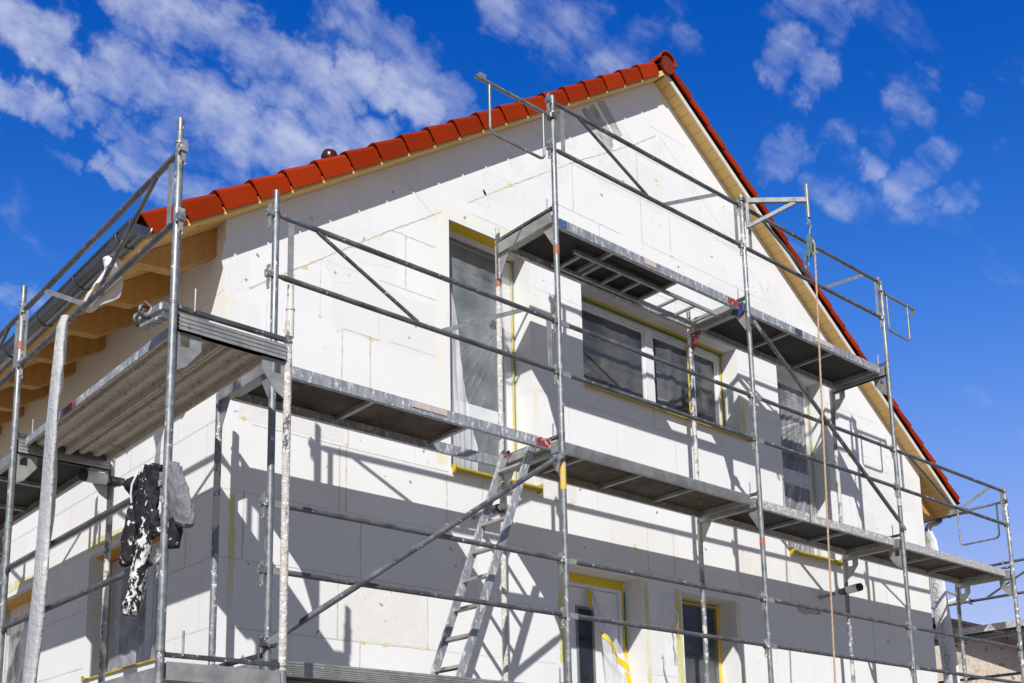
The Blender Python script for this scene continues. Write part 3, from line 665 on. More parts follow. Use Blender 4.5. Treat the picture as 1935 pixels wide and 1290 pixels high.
# gutters
for side in (0, 1):
    cx = -.745 if side == 0 else W+.745; cz = ZE - OV*SL + .095; y0, y1 = -.21, DEPTH; r = .078
    mb = MB(); vs = []; q = 15
    for y in (y0, y1):
        for rr in (r, r-.004):
            for i in range(q): a = math.pi + math.pi*i/(q-1); vs.append((cx+rr*math.cos(a), y, cz+rr*math.sin(a)))
    fs = [(i, 2*q+i, 2*q+i+1, i+1) for i in range(q-1)] + [(q+i, q+i+1, 3*q+i+1, 3*q+i) for i in range(q-1)]
    mb.add(vs, fs, True)
    for yy in (y0, y1): mb.add([(cx+r*math.cos(math.pi+math.pi*i/(q-1)), yy, cz+r*math.sin(math.pi+math.pi*i/(q-1))) for i in range(q)], [tuple(range(q))])
    fx = cx - r if side == 0 else cx + r
    mb.ring([(fx, y0, cz+.004), (fx, y1, cz+.004)], .011, 10)
    gt = part(mb, 'gutter', M['zinc'], roof)
    for k in range(12):
        yy = .02 + k*.80
        mb = MB(); mb.ring([(cx+(r+.004)*math.cos(math.pi+math.pi*i/14), yy, cz+(r+.004)*math.sin(math.pi+math.pi*i/14)) for i in range(15)], .008, 6)
        part(mb, 'gutter_bracket', M['zinc'], roof)
    mb = MB()
    mb.ring([(cx+(r+.003)*math.cos(math.pi+math.pi*i/14), y0-.004, cz+(r+.003)*math.sin(math.pi+math.pi*i/14)) for i in range(15)], .006, 6)
    part(mb, 'gutter_end_bead', M['zinc'], roof)
    mb = MB()
    if side == 0:
        yo = .27; mb.ring([(cx,yo,cz-.065),(cx,yo,cz-.085)],.066,18)
        for k in range(4): mb.ring([(cx-.006*k,yo-.012*k,cz-.082-.022*k),(cx-.006*k-.004,yo-.012*k-.008,cz-.100-.022*k)], [.062-.004*k,.058-.004*k], 18)
    else:
        yo = .16; mb.ring([(cx,yo,cz-.065),(cx,yo,cz-.10),(cx-.12,yo,cz-.15),(cx-.33,yo-.02,cz-.22),(cx-.40,yo-.03,cz-.28),(cx-.41,yo-.04,cz-.36)], .04, 16)
    part(mb, 'gutter_outlet', M['white_plastic'] if side == 0 else M['zinc'], roof)
mb = MB(); mb.ring([(1.64,1.2,7.25),(1.64,1.2,7.86)], .06, 16); mb.ring([(1.64,1.2,7.84),(1.64,1.2,7.88),(1.64,1.2,7.93),(1.64,1.2,7.955)], [.075,.085,.065,.02], 16); part(mb, 'roof_vent', M['vent'], roof)

# ------------------------------------------------------------------ scaffold kit
def clamp_mb(z, sx=-1):
    """wedge pocket on the outside of a standard"""
    m = MB(); m.box(-.066,-.022,z-.024,-.024,.022,z+.024); return m
def wedge_mb(z, sx=-1):
    m = MB(); a, b = (-.056,-.044)
    m.prism([(-.022,z+.055),(.016,z+.055),(.010,z-.085),(-.010,z-.085)], b-a, (a,0,0), ((0,1,0),(0,0,1)))
    c = (a+b)/2; m.ring([(c, .014*math.sin(t*math.pi/5), z-.095+.016*math.cos(t*math.pi/5)) for t in range(11)], .0045, 6)
    return m
FD = .74
def make_frame(name, label, loc, om, im, group, gus='alu', ribbed=False, clamps=(.567,1.004), h=2.0, tri=False):
    t = thing(name, label, 'scaffold frame', loc, group)
    m = MB(); m.tube((0,0,.0),(0,0,h-.02),.0242,16); m.ring([(0,0,h-.02),(0,0,h+.055)],.0248,16); m.ring([(0,0,h+.045),(0,0,h+.056)],.027,16); m.build('standard', om, t)
    m = MB(); m.tube((0,FD,.0),(0,FD,h-.02),.0242,16); m.ring([(0,FD,h-.02),(0,FD,h+.16)],.0205,16); m.ring([(0,FD,h+.02),(0,FD,h+.03)],.027,16); m.build('standard', im, t)
    m = MB()
    if ribbed:
        for k in range(4): m.box(-.03,.026,h-.105+k*.025,.03,FD-.026,h-.105+k*.025+.019)
        m.box(-.024,.026,h-.105,.024,FD-.026,h-.008)
    else:
        m.box(-.028,.026,h-.105,.028,FD-.026,h-.098); m.box(-.028,.026,h-.098,-.022,FD-.026,h-.006); m.box(.022,.026,h-.098,.028,FD-.026,h-.006)
    m.build('transom', M['alu'], t)
    m = MB(); m.box(-.016,.026,h+.022,.016,FD-.026,h+.046); m.build('locking_bar', M['dark_steel'], t)
    for s_ in (0, 1):
        y0, d = (.026, 1) if s_ == 0 else (FD-.026, -1)
        m = MB(); ax = ((0,d,0),(0,0,1)); o = (-.003*d, y0, h-.108)
        if tri:
            m.prism([(0,-.21),(0,0),(.125,0),(.115,-.03)], .006, o, ax); m.build('gusset_plate', M[gus], t); continue
        m.prism([(0,-.02),(0,0),(.15,0),(.15,-.02)], .006, o, ax)
        m.prism([(.0,-.085),(.0,-.021),(.022,-.021),(.022,-.085)], .006, o, ax)
        m.prism([(.078,-.085),(.078,-.021),(.149,-.021),(.149,-.085)], .006, o, ax)
        m.prism([(.0,-.235),(.0,-.086),(.149,-.086),(.06,-.2)], .006, o, ax)
        m.build('gusset_plate', M[gus], t)
    for z in clamps:
        c = clamp_mb(z).build('wedge_clamp', M['galv_dirty'], t); wedge_mb(z).build('wedge', M['alu'], c)
    m = MB(); m.ring([(.02,.12,h+.03),(.02,.12,h+.17)],.007,8); m.build('locking_pin', M['alu'], t)
    return t
def band(par, z0, z1, m, y=0, r=.0262):
    mb = MB(); mb.ring([(0,y,z0),(0,y,z1)], r, 16); return mb.build('paint_band', M[m], par)
def guard_post(name, label, loc, h, m, clamps, group, capped=False):
    t = thing(name, label, 'guardrail post', loc, group)
    mb = MB(); mb.ring([(0,0,.06),(0,0,h-.16),(0,0,h-.155),(0,0,h)], [.0242,.0242,.0205,.0205], 16)
    mb.ring([(0,0,h-.165),(0,0,h-.15)], .028, 16); mb.build('standard', m, t)
    for z in clamps:
        c = clamp_mb(z).build('wedge_clamp', M['galv_dirty'], t); wedge_mb(z).build('wedge', M['alu'], c)
    return t
def make_guard(label, loc, L, group, rz=0):
    """double guardrail: two tubes, two uprights, one long strut and one short"""
    t = thing('double_guardrail', label, 'guardrail', loc, group, rz)
    for z in (1.004,.567):
        m = MB(); m.ring([(.024,0,z),(.07,0,z),(L-.07,0,z),(L-.024,0,z)], [.012,.0195,.0195,.012], 14); m.build('rail', M['rail'], t)
    for x in (.115, L-.105):
        m = MB(); m.bar((x,0,.587),(x,0,.984),.008,.042,(1,0,0)); m.build('upright', M['alu'], t)
    m = MB(); m.tube((.32,0,.99),(1.17,0,.582),.0145,12); m.build('strut', M['rail'], t)
    m = MB(); m.bar((1.40,0,.58),(2.20,0,.99),.012,.034,(0,0,1)); m.build('strut', M['alu'], t)
    return t
def make_rail(label, loc, L, group, rz=0, z=0):
    t = thing('guardrail', label, 'guardrail', loc, group, rz)
    m = MB(); m.ring([(.11,0,z),(L-.09,0,z),(L-.055,.0,z-.006),(L-.03,0,z-.03)], [.0195,.0195,.018,.014], 14); m.build('rail', M['rail'], t)
    m = MB(); m.bar((.026,0,z),(.125,0,z),.016,.044); m.build('end_plate', M['alu'], t)
    m = MB(); m.bar((L-.075,0,z-.004),(L-.026,0,z-.02),.02,.05); m.build('end_plate', M['dark_steel'], t)
    return t
def deck(label, loc, L, group, rail='alu_scratch', ply='ply', hatch=None, bars=(.85,1.65), rz=0, ribs=False, width=.61):
    """aluminium framed plywood platform; local x along the bay, y=0 outer edge, z=0 top"""
    t = thing('scaffold_platform', label, 'platform', loc, group, rz); wd = width
    for s_, y in enumerate((0, wd-.03)):
        m = MB()
        m.box(0,y,-.078,L,y+.03,.0)
        yo = y-.004 if s_ == 0 else y+.034
        if ribs:
            for k in range(5): m.box(.001, min(yo,y+.002), -.07+.0135*k, L-.001, max(yo,y+.028), -.062+.0135*k)
            m.box(.0, y-.003, .001, L, y+.033, .016)
        else: m.box(.001, y-.003 if s_ == 0 else y-.006, -.084, L-.001, y+.036 if s_ == 0 else y+.033, -.0785)
        m.build('side_rail', M[rail], t)
    for x in (0, L-.035):
        m = MB(); m.box(x,.031,-.07,x+.035,wd-.031,-.002); m.build('end_rail', M['alu'], t)
    for x in bars:
        m = MB(); m.box(x,.031,-.052,x+.035,wd-.031,-.02); m.build('cross_bar', M['alu'], t)
    x0, x1 = (.036, L-.036) if not hatch else ((.036, hatch[0]) if hatch[1] > L-.2 else (hatch[1], L-.036))
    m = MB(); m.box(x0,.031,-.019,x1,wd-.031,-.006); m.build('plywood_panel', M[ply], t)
    if hatch:
        m = MB(); m.box(x1-.001,.031,-.05,x1+.034,wd-.031,-.004); m.build('cross_bar', M['alu'], t)
    for x in (.06, L-.06):
        m = MB()
        for y in (.10, wd-.10): m.box(x-.085 if x < 1 else x+.025, y-.02, -.012, x-.025 if x < 1 else x+.085, y+.02, .004)
        m.build('hook_claw', M['dark_steel'], t)
    return t
def mark(par, x0, x1, m, y=-.0052, z0=-.074, z1=-.006):
    mb = MB(); mb.box(x0, y, z0, x1, y+.0012, z1); return mb.build('painted_mark', M[m], par)

# ---- gable scaffold frames
GF = 'scaffold frames along the gable'
pos = ['at the house corner','second from the house corner','under the pulley bracket','right of the hanging rope','at the far right end of the gable']
fr = {}
proto = make_frame('frame_scaffold', 'splashed frame of the lowest lift at the house corner', (G[0],YO,D1-2), M['galv'], M['plastered_half'], GF, tri=True)
fr[(0,0)] = proto
for i in range(1,5): fr[(i,0)] = copy_thing(proto, 'lowest-lift scaffold frame %s' % pos[i], (G[i],YO,D1-2))
inner = ['plastered_half','plastered','plastered_half','plastered_half','plastered_half']
for i in range(5):
    om = ['galv','galv','galv','galv','galv_dirty'][i]
    fr[(i,1)] = make_frame('frame_scaffold', 'middle-lift scaffold frame %s' % pos[i], (G[i],YO,D2-2), M[om], M[inner[i]], GF, clamps=(.567,1.004), tri=(i < 3))
for i in (1,2,3):
    fr[(i,2)] = make_frame('frame_scaffold', 'upper-lift scaffold frame %s' % pos[i], (G[i],YO,D3-2), M[['','galv','galv','galv'][i]], M[inner[i]], GF, ribbed=(i == 3), tri=(i < 3))
for ob in list(fr[(2,2)].children):
    if ob.name.startswith('gusset_plate') and min(v.co.y for v in ob.data.vertices) > .4: ob.data.materials[0] = M['red']; ob['label'] = 'red painted gusset plate'
band(fr[(1,2)], 1.60, 1.68, 'rust_band'); band(fr[(1,1)], 1.58, 1.80, 'yellow_paint', r=.0255)
band(fr[(1,2)], 1.60, 1.67, 'rust_band', y=FD); band(fr[(2,1)], 1.52, 1.59, 'rust_band'); band(fr[(3,2)], .36, .44, 'peach')
mb = MB(); mb.prism([(0,0),(.10,0),(.16,-.09),(.05,-.13),(0,-.1)], .006, (-.03,.03,1.99), ((0,1,0),(0,0,1))); mb.build('tag_plate', M['blue_dark'], fr[(2,2)])
mb = MB(); mb.prism([(0,0),(.07,0),(.07,-.07),(.02,-.1)], .006, (-.03,.03,1.9), ((0,1,0),(0,0,1))); mb.build('tag_plate', M['blue'], fr[(1,1)])
# guard posts on top
GP = 'guardrail posts on the gable scaffold'
rl = (.567,1.004)
guard_post('guardrail_post', 'tall galvanised post at the house corner rising above the middle platform', (G[0],YO,D2), 1.175, M['galv'], rl, GP)
guard_post('guardrail_post', 'post above the left end of the top platform, beside the open end gate', (G[1],YO,D3), 1.06, M['galv'], rl, GP)
guard_post('guardrail_post', 'plaster-splashed post above the top platform carrying the pulley bracket', (G[2],YO,D3), 1.13, M['galv_dirty'], rl, GP)
guard_post('guardrail_post', 'post above the right end of the top platform against blue sky', (G[3],YO,D3), 1.02, M['galv'], rl, GP)
guard_post('guardrail_post', 'post above the far right end of the middle platform', (G[4],YO,D2), 1.06, M['galv_dirty'], rl, GP)
# platforms
GDK = 'platforms of the gable scaffold'
def gl(i): return G[i]+.06, (G[i+1]-G[i])-.12
for i, txt in enumerate(['lowest platform in the first bay from the house corner, under the ladder foot','lowest platform in the second bay, under the front door film','lowest platform in the third bay, below the hanging rope','lowest platform in the right end bay']):
    x, L = gl(i); d = deck(txt, (x,-.985,D1), L, GDK, rail=['alu','alu_scratch','alu','alu'][i], ribs=(i == 0))
    if i == 1: mark(d, .10, .17, 'blue')
x, L = gl(0); d = deck('middle platform with open hatch above the leaning ladder, first bay from the house corner', (x,-.985,D2), L, GDK, hatch=(1.68,L), bars=(.82,)); mark(d, L-.16, L-.005, 'red'); mark(d, 1.1, 1.42, 'peach', z0=-.05)
x, L = gl(1); deck('middle platform with pale ribbed edge rail, second bay under the wide window', (x,-.985,D2), L, GDK, rail='alu', ribs=True, bars=(.30,1.02,1.72))
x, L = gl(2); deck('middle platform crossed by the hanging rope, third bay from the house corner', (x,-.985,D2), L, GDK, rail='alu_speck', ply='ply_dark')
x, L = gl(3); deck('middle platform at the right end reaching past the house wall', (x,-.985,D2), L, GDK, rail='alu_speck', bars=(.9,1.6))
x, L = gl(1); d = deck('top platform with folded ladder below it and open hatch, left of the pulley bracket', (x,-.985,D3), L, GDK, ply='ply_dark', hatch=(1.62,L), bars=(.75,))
mark(d, .01, .13, 'blue'); mark(d, L-.17, L-.005, 'red'); mark(d, 1.10, 1.26, 'peach', z0=-.06)
m = MB()
for y in (.24, .53): m.bar((.45,y,-.068),(L-.05,y,-.068),.026,.03)
fl_ = m.build('folded_ladder', M['alu'], d)
for k in range(8):
    m = MB(); m.bar((.55+k*.26,.254,-.068),(.55+k*.26,.517,-.068),.03,.02); m.build('rung', M['alu'], fl_)
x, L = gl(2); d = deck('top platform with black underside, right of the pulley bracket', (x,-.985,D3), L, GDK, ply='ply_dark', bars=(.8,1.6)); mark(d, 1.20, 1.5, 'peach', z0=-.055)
# guardrails
GG = 'double guardrails on the gable scaffold'; LB = [G[i+1]-G[i] for i in range(4)]
g0 = make_guard('double guardrail of the middle platform in the first bay from the house corner', (G[0],YO,D2), LB[0], GG)
for i, z, tx in ((1,D3,'double guardrail above the top platform on the left, ending at the pulley bracket'),(2,D3,'double guardrail above the top platform right of the pulley bracket, against the roof verge'),(3,D2,'double guardrail of the middle platform in the right end bay against the sky')):
    make_guard(tx, (G[i],YO,z), LB[i], GG)
GR = 'single guardrails on the gable scaffold'
for i, lv, tx in ((1,D2,'crossing the wide window'),(2,D2,'crossing the tall right window'),(0,D1,'behind the long diagonal brace'),(1,D1,'in front of the door'),(2,D1,'behind the hanging rope, lowest lift'),(3,D1,'in the right end bay, lowest lift')):
    for z, w_ in ((1.004,'upper'),(.567,'lower')):
        make_rail('%s dark splashed guardrail %s' % (w_, tx), (G[i],YO,lv+z), LB[i], GR)
# braces
def brace(label, p0, p1):
    t = thing('diagonal_brace', label, 'brace', p0, 'diagonal braces of the gable scaffold'); P0, P1 = Vector((0,0,0)), Vector(p1)-Vector(p0); d = (P1-P0).normalized()
    m = MB(); m.ring([P0+d*.10, P0+d*.16, P1-d*.16, P1-d*.10], [.016,.021,.021,.016], 14); m.build('tube', M['rail'], t)
    for q, s_ in ((P0,1),(P1,-1)):
        m = MB(); m.bar(q-d*.02*s_, q+d*.13*s_, .008, .045, (0,0,1)); m.ring([q-Vector((0,.012,0)), q+Vector((0,.03,0))], .014, 10); m.build('end_plate', M['alu'], t)
    m = MB(); m.ring([(P0.x+.0,.045+.03*math.sin(a*math.pi/6),P0.z+.0+.03*math.cos(a*math.pi/6)) for a in range(13)], .012, 8); m.box(-.05,.0,-.025,.05,.06,.025); m.ring([(-.055,.03,-.11),(-.055,.03,.05)], .008, 8); m.build('coupler', M['dark_steel'], t)
    return t
brace('long diagonal brace rising from the house corner behind the ladder to the middle platform', (G[0]-.01,YO-.045,2.70), (G[1]-.03,YO-.045,4.46))
brace('diagonal brace falling from the pulley bracket post to the right across the tall window', (G[2]+.04,YO-.045,6.36), (G[3]-.01,YO-.045,4.69))
# end gates
def gate(label, loc, rz, L, zt, flip=1):
    t = thing('end_gate', label, 'scaffold gate', loc, 'swing gates of the scaffold', rz)
    m = MB(); m.pipe((-.03,0,zt),(L,0,zt),.0165); m.box(L-.10,-.012,zt+.012,L-.03,.012,zt+.05) if flip > 0 else m.box(L-.02,-.014,zt-.07,L+.008,.014,zt+.02); m.build('rail', M['galv'], t)
    a, b = (.07, L-.14); z1 = zt-.44; r = .05
    pts = [(b,0,zt-.01),(b,0,z1+r)] + [(b-r+r*math.cos(k*math.pi/8),0,z1+r-r*math.sin(k*math.pi/8)) for k in range(1,5)] + [(a+r-r*math.sin(k*math.pi/8),0,z1+r-r*math.cos(k*math.pi/8)) for k in range(0,5)] + [(a,0,zt-.01)]
    m = MB(); m.ring(pts, .012, 10); m.build('loop', M['galv'], t)
    m = MB(); m.ring([(-.02,0,zt-.02),(-.02,0,zt+.02)], .033, 14); m.box(-.07,-.02,zt-.014,-.0,.02,zt+.014); m.build('hinge_coupler', M['dark_steel'], t)
    return t
gate('open swing gate jutting out left from the top platform over the roof edge', (G[1]-.04,YO,D3), math.pi, .80, .86)
gate('open swing gate jutting out right of the top platform against the blue sky', (G[3]+.04,YO,D3), 0, .66, .89, -1)
gate('swing gate closing the far right end of the middle platform', (G[4]-.02,YO+.04,D2), math.pi/2, .72, .87)
# pulley bracket
t = thing('bracket_arm', 'galvanised triangular bracket arm on the top scaffold post holding the pulley', 'bracket', (G[2]+.03,YO,D3))
BX, BY = .455, -.445                                   # end of the arm seen from the post
m = MB(); m.bar((.02,-.02,1.075),(BX,BY,1.055),.036,.048); m.build('arm', M['galv_flat'], t)
m = MB(); m.bar((.03,-.03,.80),(BX*.8,BY*.8,1.032),.026,.036); m.build('strut', M['galv_flat'], t)
m = MB(); m.bar((.025,-.025,.78),(.025,-.025,1.05),.03,.03,(1,1,0)); m.build('upright', M['galv_flat'], t)
m = MB(); m.pipe((BX,BY,.86),(BX,BY,1.22),.021); m.build('spigot', M['galv'], t)
m = MB(); m.ring([(-.03,0,1.06),(-.03,0,1.09)], .034, 14); m.bar((-.02,0,1.075),(.03,-.03,1.075),.03,.03); m.build('coupler', M['dark_steel'], t)
PX, PY = G[2]+.03+BX, YO+BY
t = thing('rope_pulley', 'teal rope pulley hanging on a hook below the bracket arm', 'pulley', (PX,PY,D3+.37))
m = MB(); m.ring([(.014*math.sin(a*math.pi/8),0,.46+.05*math.cos(a*math.pi/8)) for a in range(17)], .006, 8); m.build('shackle', M['galv'], t)
m = MB(); m.ring([(-.035,0,.40),(-.03,0,.425),(0,0,.44),(.03,0,.42),(.022,0,.385),(0,0,.35),(0,0,.30)], .007, 8); m.ring([(.03,0,.42),(.05,0,.40)], .007, 8); m.build('hook', M['galv'], t)
m = MB()
for s_ in (-1,1): m.prism([(-.022,.13),(-.034,.21),(-.024,.30),(.024,.30),(.034,.21),(.038,.10),(.016,.06)], .007, (.016*s_-.0035,0,0), ((0,1,0),(0,0,1)))
m.bar((-.02,0,.30),(.02,0,.30),.05,.012); m.bar((0,.03,.19),(0,.07,.05),.03,.02); m.build('block', M['teal'], t)
m = MB(); m.ring([(-.011,0,.20),(.011,0,.20)], .04, 18); m.build('sheave', M['dark_steel'], t)
m = MB(); m.ring([(0,.055+.022*math.sin(a*math.pi/6),.0+.03*math.cos(a*math.pi/6)) for a in range(13)], .008, 8); m.build('eye', M['galv'], t)
m = MB(); n_ = 150; z0, z1 = GRD+.02, D3+.56
BXr, BYr = 5.245, -1.50
pts = [(BXr+(PX-BXr)*(.08+.92*i/n_)-.012*math.sin(i/n_*3.1), BYr+(PY-.045-BYr)*i/n_, z0+(z1-z0)*i/n_) for i in range(n_+1)]
for k in range(3):
    m.ring([(p[0]+.005*math.cos(i*1.35+k*2.094), p[1]+.005*math.sin(i*1.35+k*2.094), p[2]) for i, p in enumerate(pts)], .0053, 7)
m.ring([(PX,PY-.045,z1-.01),(PX,PY-.03,z1+.04),(PX,PY,z1+.05),(PX,PY+.03,z1+.03)], .0105, 8)
m.ring([(PX-.014,PY-.045,z1-.10),(PX+.014,PY-.045,z1-.10)], .018, 8)
tag(m.build('rope', M['rope'], None, (PX,PY,GRD)), 'brown hemp rope hanging straight down in front of the white gable', 'rope')
# ladder through the hatch
P0, P1 = Vector((1.50,-.69,D1+.01)), Vector((2.275,-.69,4.57))
t = thing('ladder', 'aluminium ladder leaning up to the open hatch behind the long brace', 'ladder', P0); dv = P1-P0; dn = dv.normalized()
for y in (-.17,.17):
    m = MB(); m.bar((0,y,0), dv+Vector((0,y,0)), .025, .062, (1,0,0)); m.build('rail', M['alu_scratch'], t)
for k in range(8):
    c = dv*((k+.45)/8.1)
    m = MB(); m.bar(c+Vector((0,-.157,0)), c+Vector((0,.157,0)), .03, .028, dn); m.build('rung', M['alu'], t)
for y in (-.17,.17):
    m = MB(); m.bar(dv+Vector((0,y,0))-dn*.02, dv+Vector((.03,y,.0))+dn*.05, .034, .02, (1,0,0)); m.build('hook', M['red'], t)
# wall ties
def tie(label, p_wall, axis, L, clampd, wrap):
    t = thing('wall_tie', label, 'scaffold tie', p_wall, 'wall ties of the scaffold'); a = Vector(axis)
    m = MB(); m.tube((0,0,0), a*(L-.02), .0242, 14); m.build('tube', M['galv_dirty'], t)
    if wrap:
        m = MB(); m.ring([a*(clampd+.06), a*(clampd+.065), a*(L-.03), a*(L-.028)], [.03,.045,.047,.03], 18); m.build('white_wrap', M['white_plastic'], t)
        m = MB(); m.ring([a*(L-.035), a*(L+.01), a*(L+.02)], [.046,.044,.03], 18); m.build('end_cap', M['black'], t)
    m = MB(); m.ring([a*(clampd-.03), a*(clampd+.03)], .037, 14); c = a*clampd
    m.ring([c+Vector((.055,.0,-.03)) if abs(a.y) > .5 else c+Vector((0,.055,-.03)), c+Vector((.055,0,.03)) if abs(a.y) > .5 else c+Vector((0,.055,.03))], .034, 14)
    m.box(c.x-.02 if abs(a.y) > .5 else c.x-.04, c.y-.05, c.z-.022, c.x+.06, c.y+.05, c.z+.022); m.build('coupler', M['dark_steel'], t)
    return t
tie('wall tie with white wrapped end on the inner pole right of the rope', (7.50,-.003,4.10), (.03,-.99,.06), .53, .30, True)
tie('wall tie with white wrapped end on the inner pole below the eave platform', (-.003,1.12,4.26), (-.99,.05,.02), .56, .31, True)
tie('short bare wall tie on the inner pole beside the ladder', (2.36,-.003,4.18), (0,-.999,0), .42, .31, False)

# ---- eave scaffold
EF = 'scaffold frames along the eave wall'
def eframe(label, y, z, om, im, clamps=(.567,1.004), ribbed=False):
    t = make_frame('frame_scaffold', label, (EO,y,z), om, im, EF, clamps=clamps, ribbed=ribbed)
    t.rotation_euler = (0,0,-math.pi/2); return t
# rotated by -90 deg: local +y points to +x (towards the wall), local -x points to +y
ef = {}
for i, y in enumerate(EY):
    nm = ['near end frame','frame behind the black jacket','left edge frame'][i]
    ef[(i,0)] = eframe('%s of the eave scaffold, lowest lift' % nm, y, ED1-2, M['galv'], M['plastered_half'])
    ef[(i,1)] = eframe('%s of the eave scaffold, middle lift under the steel planks' % nm, y, ED2-2, M['galv'], M['plastered'] if i == 0 else M['plastered_half'], ribbed=True)
EP = 'guardrail posts on the eave scaffold'
guard_post('guardrail_post', 'tall post at the near end of the eave scaffold beside the roof corner', (EO,EY[0],ED2), 1.215, M['galv'], rl, EP).rotation_euler = (0,0,math.pi/2)
p_ = guard_post('guardrail_post', 'eave scaffold post in front of the gutter at the left', (EO,EY[1],ED2), 1.215, M['galv'], rl, EP); p_.rotation_euler = (0,0,math.pi/2); band(p_, .70, .76, 'rust_band')
guard_post('guardrail_post', 'eave scaffold post at the far left edge', (EO,EY[2],ED2), 1.215, M['galv'], rl, EP).rotation_euler = (0,0,math.pi/2)
guard_post('inner_post', 'short plaster-caked post stub at the near end of the eave platform', (EI,EY[0],ED2), .40, M['plastered_half'], (), EP)
band(ef[(1,1)], 1.30, 1.36, 'green_mark', r=.0256); band(ef[(0,1)], 1.43, 1.50, 'green_mark', r=.0256)
for i in (0, 1):
    tx = ['near bay, in front of the gutter','far bay at the left edge'][i]
    make_guard('double guardrail of the eave scaffold, %s' % tx, (EO,EY[i],ED2), EY[i+1]-EY[i], 'double guardrails on the eave scaffold', math.pi/2)
    for z, w_ in ((1.004,'upper'),(.567,'lower')):
        make_rail('%s eave guardrail of the lowest lift, %s' % (w_, ['behind the hanging jacket','at the left edge'][i]), (EO,EY[i],ED1+z), EY[i+1]-EY[i], 'single guardrails on the eave scaffold', math.pi/2)
# steel planks
def plank(label, x, y0, y1, z, wd=.305):
    t = thing('steel_plank', label, 'scaffold plank', (x,y0,z), 'steel planks on the eave scaffold'); L = y1-y0
    sec = [(0,-.062),(.016,-.062),(.016,-.012),(.070,-.012),(.078,-.038),(.118,-.038),(.126,-.012),(.180,-.012),(.188,-.038),(.228,-.038),(.236,-.012),(wd-.016,-.012),(wd-.016,-.062),(wd,-.062),(wd,0),(0,0)]
    m = MB(); m.prism(sec, -L, (0,0,0), ((1,0,0),(0,0,1))); m.build('plank_body', M['planksteel'], t)
    m = MB(); m.box(-.0035,.02,-.058,-.0008,L-.02,-.003); m.build('edge_strip', M['alu_scratch'], t)
    for yy in (0, L-.02):
        m = MB(); m.box(.018,yy,-.058,wd-.018,yy+.02,-.0125); m.build('end_cap', M['dark_steel'], t)
    return t
pk = plank('outer steel plank with a red mark on its edge, under the eaves', -1.0, EY[0]+.06, EY[1]-.06, ED2)
m = MB(); m.box(-.0048,1.56,-.056,-.0036,1.80,-.005); m.build('painted_mark', M['red'], pk)
plank('inner steel plank next to the eave wall, under the eaves', -.688, EY[0]+.06, EY[1]-.06, ED2)
# far eave platform and lowest platforms (turned 90 degrees)
ED = 'platforms of the eave scaffold'
deck('eave platform with dark plywood underside at the left edge of the photo', (-.37,EY[1]+.06,ED2), EY[2]-EY[1]-.12, ED, ply='ply_dark', rz=math.pi/2, rail='alu')
deck('lowest eave platform below the black jacket', (-.37,EY[0]+.06,ED1), EY[1]-EY[0]-.12, ED, rz=math.pi/2, rail='alu')
deck('lowest eave platform at the left edge of the photo', (-.37,EY[1]+.06,ED1), EY[2]-EY[1]-.12, ED, rz=math.pi/2, rail='alu')
# coupler lying on the platform end
t = thing('swivel_bracket', 'short steel bracket with two ring couplers sticking out beside the near eave post', 'scaffold coupler', (-1.09,-1.33,ED2+.02))
m = MB(); m.bar((.02,-.10,.045),(-.02,.16,.045),.05,.045); m.bar((.02,-.10,-.02),(-.02,.12,-.02),.05,.018); m.build('channel', M['galv_dirty'], t)
for q in ((-.035,.06,.055),(-.03,.14,.03)):
    m = MB(); m.ring([(q[0]+.036*math.cos(a*math.pi/8),q[1],q[2]+.036*math.sin(a*math.pi/8)) for a in range(2,15)], .013, 8); m.build('ring_coupler', M['dark_steel'], t)
for yb in (.02,.10):
    m = MB(); m.ring([(-.02,yb,.07),(-.062,yb+.005,.095)], .011, 8); m.build('bolt', M['rust'], t)

# ---- film hoses from the gutter outlets
def hose(label, rows, m, thick=.022, prnt=None):
    """rows: (centre, half width vector)"""
    mb = MB(); n = 20; N_ = (len(rows)-1)*10; vs = []
    for j in range(N_+1):
        f = j/10; i = min(int(f), len(rows)-2); k = f-i; k2 = k*k*(3-2*k)*.5 + k*.5
        c = Vector(rows[i][0]).lerp(Vector(rows[i+1][0]), k2); h = Vector(rows[i][1]).lerp(Vector(rows[i+1][1]), k2)
        nrm = h.cross(Vector((0,0,1))).normalized()
        for q in range(n):
            a = 2*math.pi*q/n; w_ = noise.noise(Vector((math.cos(a)*1.6, math.sin(a)*1.6, j*.13)))
            w_ += .5*noise.noise(Vector((math.cos(a)*4, math.sin(a)*4, j*.3)))
            vs.append(c + h*math.cos(a)*(1+.05*w_) + nrm*(math.sin(a)*thick*(1+.5*w_) + .012*w_))
    mb.add(vs, [(j*n+q, j*n+(q+1)%n, (j+1)*n+(q+1)%n, (j+1)*n+q) for j in range(N_) for q in range(n)], True)
    ob = mb.build('film_hose', m, None, rows[-1][0])
    return tag(ob, label, 'rainwater hose', 'temporary plastic rainwater hoses')
hose('milky plastic film hose hanging from the lower eave guardrail', [((-1.075,.20,5.062),(.0,.040,.0)),((-1.105,.175,4.97),(.004,.066,0)),((-1.12,.165,4.65),(.012,.105,0)),((-1.12,.205,4.28),(.016,.135,0)),((-1.12,.225,3.73),(.018,.150,0)),((-1.12,.256,3.2),(.018,.158,0)),((-1.12,.355,2.54),(.018,.160,0)),((-1.12,.46,1.6),(.018,.160,0)),((-1.12,.56,.5),(.018,.16,0))], M['film_hose'], .03)
def strip2(a, b):
    y = -.66 + .62*a; dpt = .105*(1-a)**.7*min(1, .35+a*6)
    z = 5.022 - dpt*b + .012*(1-b)
    return Vector((-1.036+.012*math.sin(a*9)*b+.014*b, y, z))
m = MB(); m.grid(strip2, 24, 5)
